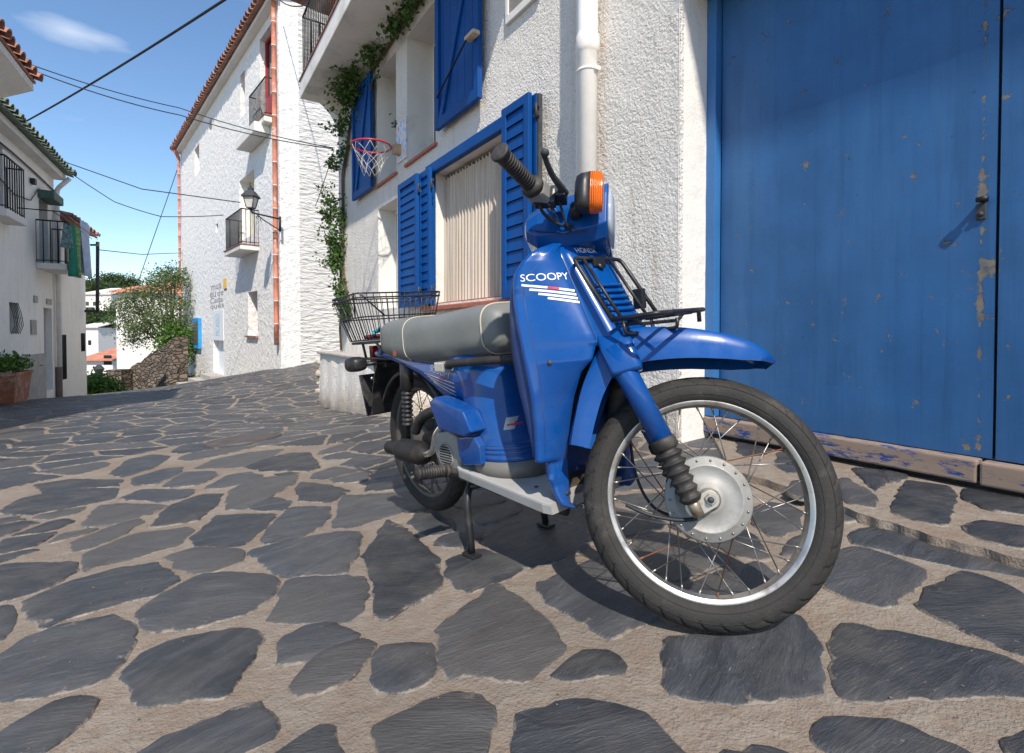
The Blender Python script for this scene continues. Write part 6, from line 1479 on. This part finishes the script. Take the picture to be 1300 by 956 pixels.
# foot peg
fp0 = sloc(563, 598, -.195); fp1 = sloc(529, 602, -.285); m = MB(); A_ = Vector((fp0[0]-.0, -.19, fp0[1])); B_ = Vector((fp1[0]-.0, -.285, fp1[1])); d = (B_-A_).normalized(); L_ = (B_-A_).length; pr = [(.0, 0), (.017, 0), (.019, .004)]
for i in range(9): h = .008 + i*(L_-.02)/9; q = (L_-.02)/9; pr += [(.019, h), (.019, h+q*.7), (.0165, h+q*.75), (.0165, h+q*.95)]
pr += [(.021, L_-.008), (.02, L_), (0, L_)]
m.lathe(pr, A_, d, 20); pg = sb(m, 'foot_peg', M['rubber']); m = MB(); m.tube([A_ + Vector((.02, .08, -.03)), A_ + Vector((.005, .015, -.004)), A_], .011, 10); m.lathe([(.0, 0), (.022, .002), (.022, .012), (0, .014)], A_, -d, 14); sb(m, 'peg_bracket', M['frame'], pg)
# centre stand
def groundz(x, y):   # local z of the ground under a local point
    p = SM @ Vector((x, y, 0)); zg = gh(p.x, p.y); return (zg + .006 - p.z)/sZ[2]
f1 = sloc(603, 690, -.15); st1 = [(.455, -.085, .222), (.462, -.125, .205), (.475, -.145, .165), (f1[0]-.02, -.152, .08), (f1[0]-.015, -.155, groundz(f1[0]-.015, -.155)+.012)]
st2 = [(.455, .085, .222), (.468, .115, .20), (.475, .14, .14), (.49, .152, .08), (.495, .155, groundz(.495, .155)+.012)]
m = MB()
for p in (st1, st2): m.tube(corner_path(p, .03, 4), .0115, 12); q = p[-1]; m.box((q[0]-.03, q[1]-.018, q[2]-.013), (q[0]+.03, q[1]+.018, q[2]-.002), bev=.004)
m.tube([st1[1], st2[1]], .012, 10); m.tube([(.49, .152, .09), (.52, .175, .105), (.50, .205, .11)], .008, 8)
sb(m, 'centre_stand', M['blackplastic'])
m = MB(); m.tube([(.40, .13, .20), (.30, .15, .17), (.22, .15, .19)], .008, 8); sb(m, 'kick_lever', M['frame'])

# decals projected on the panels ------------------------------------
dg = bpy.context.evaluated_depsgraph_get()
def bvh(*obs):
    V, F = [], []
    for o in obs:
        b = len(V); V += [v.co.copy() for v in o.data.vertices]; F += [[b+i for i in p.vertices] for p in o.data.polygons]
    return BVHTree.FromPolygons(V, F)
def decal(pts2, faces, to3, direc, tree, name, mat, off=.0014, parent=None):
    vs = []; d = Vector(direc).normalized()
    bad = set()
    for a, b in pts2:
        o = to3(a, b); h = tree.ray_cast(o, d); vs.append((h[0] - d*off) if h[0] is not None else o)
        if h[0] is None: bad.add(len(vs)-1)
    faces = [f for f in faces if not bad & set(f)]
    me = bpy.data.meshes.new(name); me.from_pydata([tuple(v) for v in vs], [], faces); me.materials.append(mat); ob = bpy.data.objects.new(name, me); col.objects.link(ob); ob.parent = parent or sc; return ob
def dtext(txt, size, org, rot, to3, d, tree, name, mat, shear=0, parent=None):
    me = text_mesh(txt, size); bm = bmesh.new(); bm.from_mesh(me); bmesh.ops.triangulate(bm, faces=bm.faces[:])
    for _ in range(2): bmesh.ops.subdivide_edges(bm, edges=[e for e in bm.edges if e.calc_length() > .003], cuts=1); bmesh.ops.triangulate(bm, faces=bm.faces[:])
    bm.verts.index_update(); c, s = math.cos(rot), math.sin(rot)
    P = [(org[0] + (v.co.x*1.0)*c - v.co.y*s, org[1] + v.co.x*s + v.co.y*c) for v in bm.verts]; F = [[v.index for v in f.verts] for f in bm.faces]; bm.free()
    return decal(P, F, to3, d, tree, name, mat, parent=parent)
def dstrip(a, b, w, to3, d, tree, name, mat, n=16, parent=None, off=.0013):
    a, b = Vector(a), Vector(b); t = (b-a).normalized(); nn_ = Vector((-t.y, t.x))*w/2; P = []
    for i in range(n+1): q = a.lerp(b, i/n); P += [tuple(q+nn_), tuple(q-nn_)]
    return decal(P, [(2*i, 2*i+1, 2*i+3, 2*i+2) for i in range(n)], to3, d, tree, name, mat, off=off, parent=parent)
tS = bvh(sh_up); fF = lambda a, b: Vector((1.4, a, b))
dtext('SCOOPY', .0252, (-.189, .801), -.04, fF, (-1, 0, 0), tS, 'lettering', M['white_ink'], parent=sh_up)
for i in range(4):
    a = (-.187+.014*i, .7925-.0125*i); b = (-.089, .7675-.0098*i); dstrip(a, b, .0052, fF, (-1, 0, 0), tS, 'stripe', M['white_ink'], parent=sh_up)
dstrip((-.142, .7812), (-.120, .7755), .0056, fF, (-1, 0, 0), tS, 'red_stripe', M['red_ink'], parent=sh_up, off=.0018)
dtext('HONDA', .0195, (-.052, .864), 0, fF, (-1, 0, 0), tS, 'lettering', M['white_ink'], parent=sh_up)
for s in (-1, 1):
    dstrip((s*.0865, .868), (s*.0865, .645), .0018, fF, (-1, 0, 0), tS, 'panel_seam', M['blackplastic'], n=40, parent=sh_up, off=.0010)
    P_ = [(s*.150, .838), (s*.176, .812), (s*.183, .78), (s*.184, .70), (s*.182, .60), (s*.180, .50), (s*.178, .38)]
    for q_ in range(len(P_)-1): dstrip(P_[q_], P_[q_+1], .0014, fF, (-1, 0, 0), tS, 'panel_seam', M['paint_dark'], n=16, parent=sh_up, off=.0010)
for (y, z) in ((-.125, .27), (-.165, .60), (.165, .60)):
    h = tS.ray_cast(Vector((1.4, y, z)), Vector((-1, 0, 0)))
    if h[0] is not None: m = MB(); m.lathe([(.0065, 0), (.006, .002), (0, .0026)], h[0], h[1] if h[1].x > 0 else -h[1], 14); m.build('screw', M['oldiron'], sh_up)
tT = bvh(tail); fS = lambda a, b: Vector((a, -.4, b))
dtext('SCOOPY', .032, (.285, .572), -.20, fS, (0, 1, 0), tT, 'lettering', M['silver_ink'], parent=tail)
for i in range(4): dstrip((.245+.02*i, .566-.010*i), (.430, .532-.0135*i), .0036, fS, (0, 1, 0), tT, 'stripe', M['silver_ink'], parent=tail)
dstrip((.345, .5505), (.372, .5455), .006, fS, (0, 1, 0), tT, 'red_stripe', M['red_ink'], parent=tail, off=.002)
tB = bvh(body)
for (a, b, w_, h) in ((*sloc(634, 542, -.125), .042, .034), (*sloc(657, 536, -.105), .036, .016)):
    o = dstrip((a-w_/2, b), (a+w_/2, b+.002), h, fS, (0, 1, 0), tB, 'sticker', M['silver_ink'] if h > .02 else M['paint_dark'], parent=body)
    dstrip((a-w_/2+.005, b-.004), (a+w_/2-.005, b-.0), .005, fS, (0, 1, 0), tB, 'print', M['red_ink'] if h > .02 else M['silver_ink'], parent=body, off=.002)
# things in the basket
def topthing(mb, name, mat, lab, cat, org, grp=None):
    o = mb.build(name, mat); Mi = Matrix.Translation(-Vector(org)); o.data.transform(SM); p = SM @ Vector(org); o.data.transform(Matrix.Translation(-p)); o.location = p; return tag(o, lab, cat, grp)
m = MB(); m.tube(catmull([(-.20, -.09, .722), (-.26, -.05, .732), (-.22, .04, .745), (-.28, .10, .735), (-.23, .15, .726)], 8), .008, 8); m.tube(catmull([(-.21, -.06, .742), (-.30, 0, .739), (-.25, .08, .75)], 8), .007, 8); topthing(m, 'elastic_cord', M['teal'], 'teal elastic cord coiled in the rear basket', 'cord', (-.22, .04, .73))
m = MB(); m.tube(catmull([(-.21, -.10, .711), (-.30, -.08, .711), (-.36, 0, .711), (-.30, .09, .711), (-.22, .14, .711)], 8), .009, 8); m.tube(catmull([(-.21, -.04, .712), (-.27, -.07, .714), (-.32, -.06, .712)], 8), .007, 8); topthing(m, 'strap', M['maroon'], 'maroon strap lying under the teal cord in the rear basket', 'strap', (-.28, .04, .711))
#=====PART4=====
# ------------------------------------------------------------------ world, sun, camera
L = Vector((-.18, .885, -1)).normalized()
sun = bpy.data.lights.new('sun', 'SUN'); sun.energy = 4.6; sun.angle = R(.8); sun.color = (1, .915, .80)
so = bpy.data.objects.new('sun', sun); col.objects.link(so); so.rotation_euler = L.to_track_quat('-Z', 'Y').to_euler(); so.location = (2, -8, 10)
w = bpy.data.worlds.new('World'); scn.world = w; w.use_nodes = True; nt = w.node_tree; nt.nodes.clear()
sky = nt.nodes.new('ShaderNodeTexSky'); sky.sky_type = 'NISHITA'; sky.sun_disc = False; sky.sun_elevation = math.asin(-L.z); sky.sun_rotation = math.atan2(-L.x, -L.y)
sky.air_density = 1.0; sky.dust_density = .25; sky.ozone_density = 1.6; sky.altitude = 0
bg = nt.nodes.new('ShaderNodeBackground'); bg.inputs[1].default_value = .15
tc = nt.nodes.new('ShaderNodeTexCoord')
def cloudmask(scale, rotz, lo, hi, st):
    v = vmap(nt, tc.outputs['Generated'], scale, (0, 0, rotz)); n = noise(nt, v, 1.0, 8, .6, .5)
    return ramp(nt, n, [(lo, g(0)), (hi, g(st))])
hsv = nt.nodes.new('ShaderNodeHueSaturation'); hsv.inputs['Saturation'].default_value = 1.12; nt.links.new(sky.outputs[0], hsv.inputs['Color'])
c1 = cloudmask((1.6, 1.6, 11), .3, .56, .85, .35)
sm = mixc(nt, c1, hsv.outputs[0], (5.2, 5.6, 6.2))
# one small wisp, upper left
vm = N(nt, 'ShaderNodeVectorMath', operation='SUBTRACT'); nt.links.new(tc.outputs['Generated'], vm.inputs[0])
wd = Vector(ray(97, 42)).normalized(); vm.inputs[1].default_value = wd
vm2 = vmap(nt, vm.outputs[0], (14, 14, 52), (0, 0, 0)); nn = N(nt, 'ShaderNodeTexNoise'); nn.inputs['Scale'].default_value = .8; nn.inputs['Detail'].default_value = 6; nt.links.new(vm2, nn.inputs['Vector'])
va = N(nt, 'ShaderNodeVectorMath', operation='MULTIPLY_ADD'); nt.links.new(nn.outputs['Color'], va.inputs[0]); va.inputs[1].default_value = (1.2, 1.2, 1.2); nt.links.new(vm2, va.inputs[2])
vs_ = N(nt, 'ShaderNodeVectorMath', operation='SUBTRACT'); nt.links.new(va.outputs[0], vs_.inputs[0]); vs_.inputs[1].default_value = (.6, .6, .6)
ln = N(nt, 'ShaderNodeVectorMath', operation='LENGTH'); nt.links.new(vs_.outputs[0], ln.inputs[0])
wm_ = ramp(nt, ln.outputs['Value'], [(0, g(.5)), (.35, g(.28)), (.85, g(0))])
sm = mixc(nt, wm_, sm, (5.6, 5.9, 6.4))
nt.links.new(sm, bg.inputs[0]); wo = nt.nodes.new('ShaderNodeOutputWorld'); nt.links.new(bg.outputs[0], wo.inputs[0])

cam = bpy.data.cameras.new('camera'); co = bpy.data.objects.new('camera', cam); col.objects.link(co); scn.camera = co
cam.sensor_fit = 'HORIZONTAL'; cam.sensor_width = 36; cam.lens = 36*FPX/1300; cam.clip_start = .05; cam.clip_end = 3000
cam.shift_x = 0; cam.shift_y = -(478 - 433.5)/1300
co.rotation_euler = (R(90) - PIT, 0, 0)
scn.render.resolution_x = 1024; scn.render.resolution_y = 753
scn.view_settings.view_transform = 'Standard'; scn.view_settings.look = 'None'; scn.view_settings.gamma = 1; scn.view_settings.exposure = .36; scn.view_settings.use_curve_mapping = False
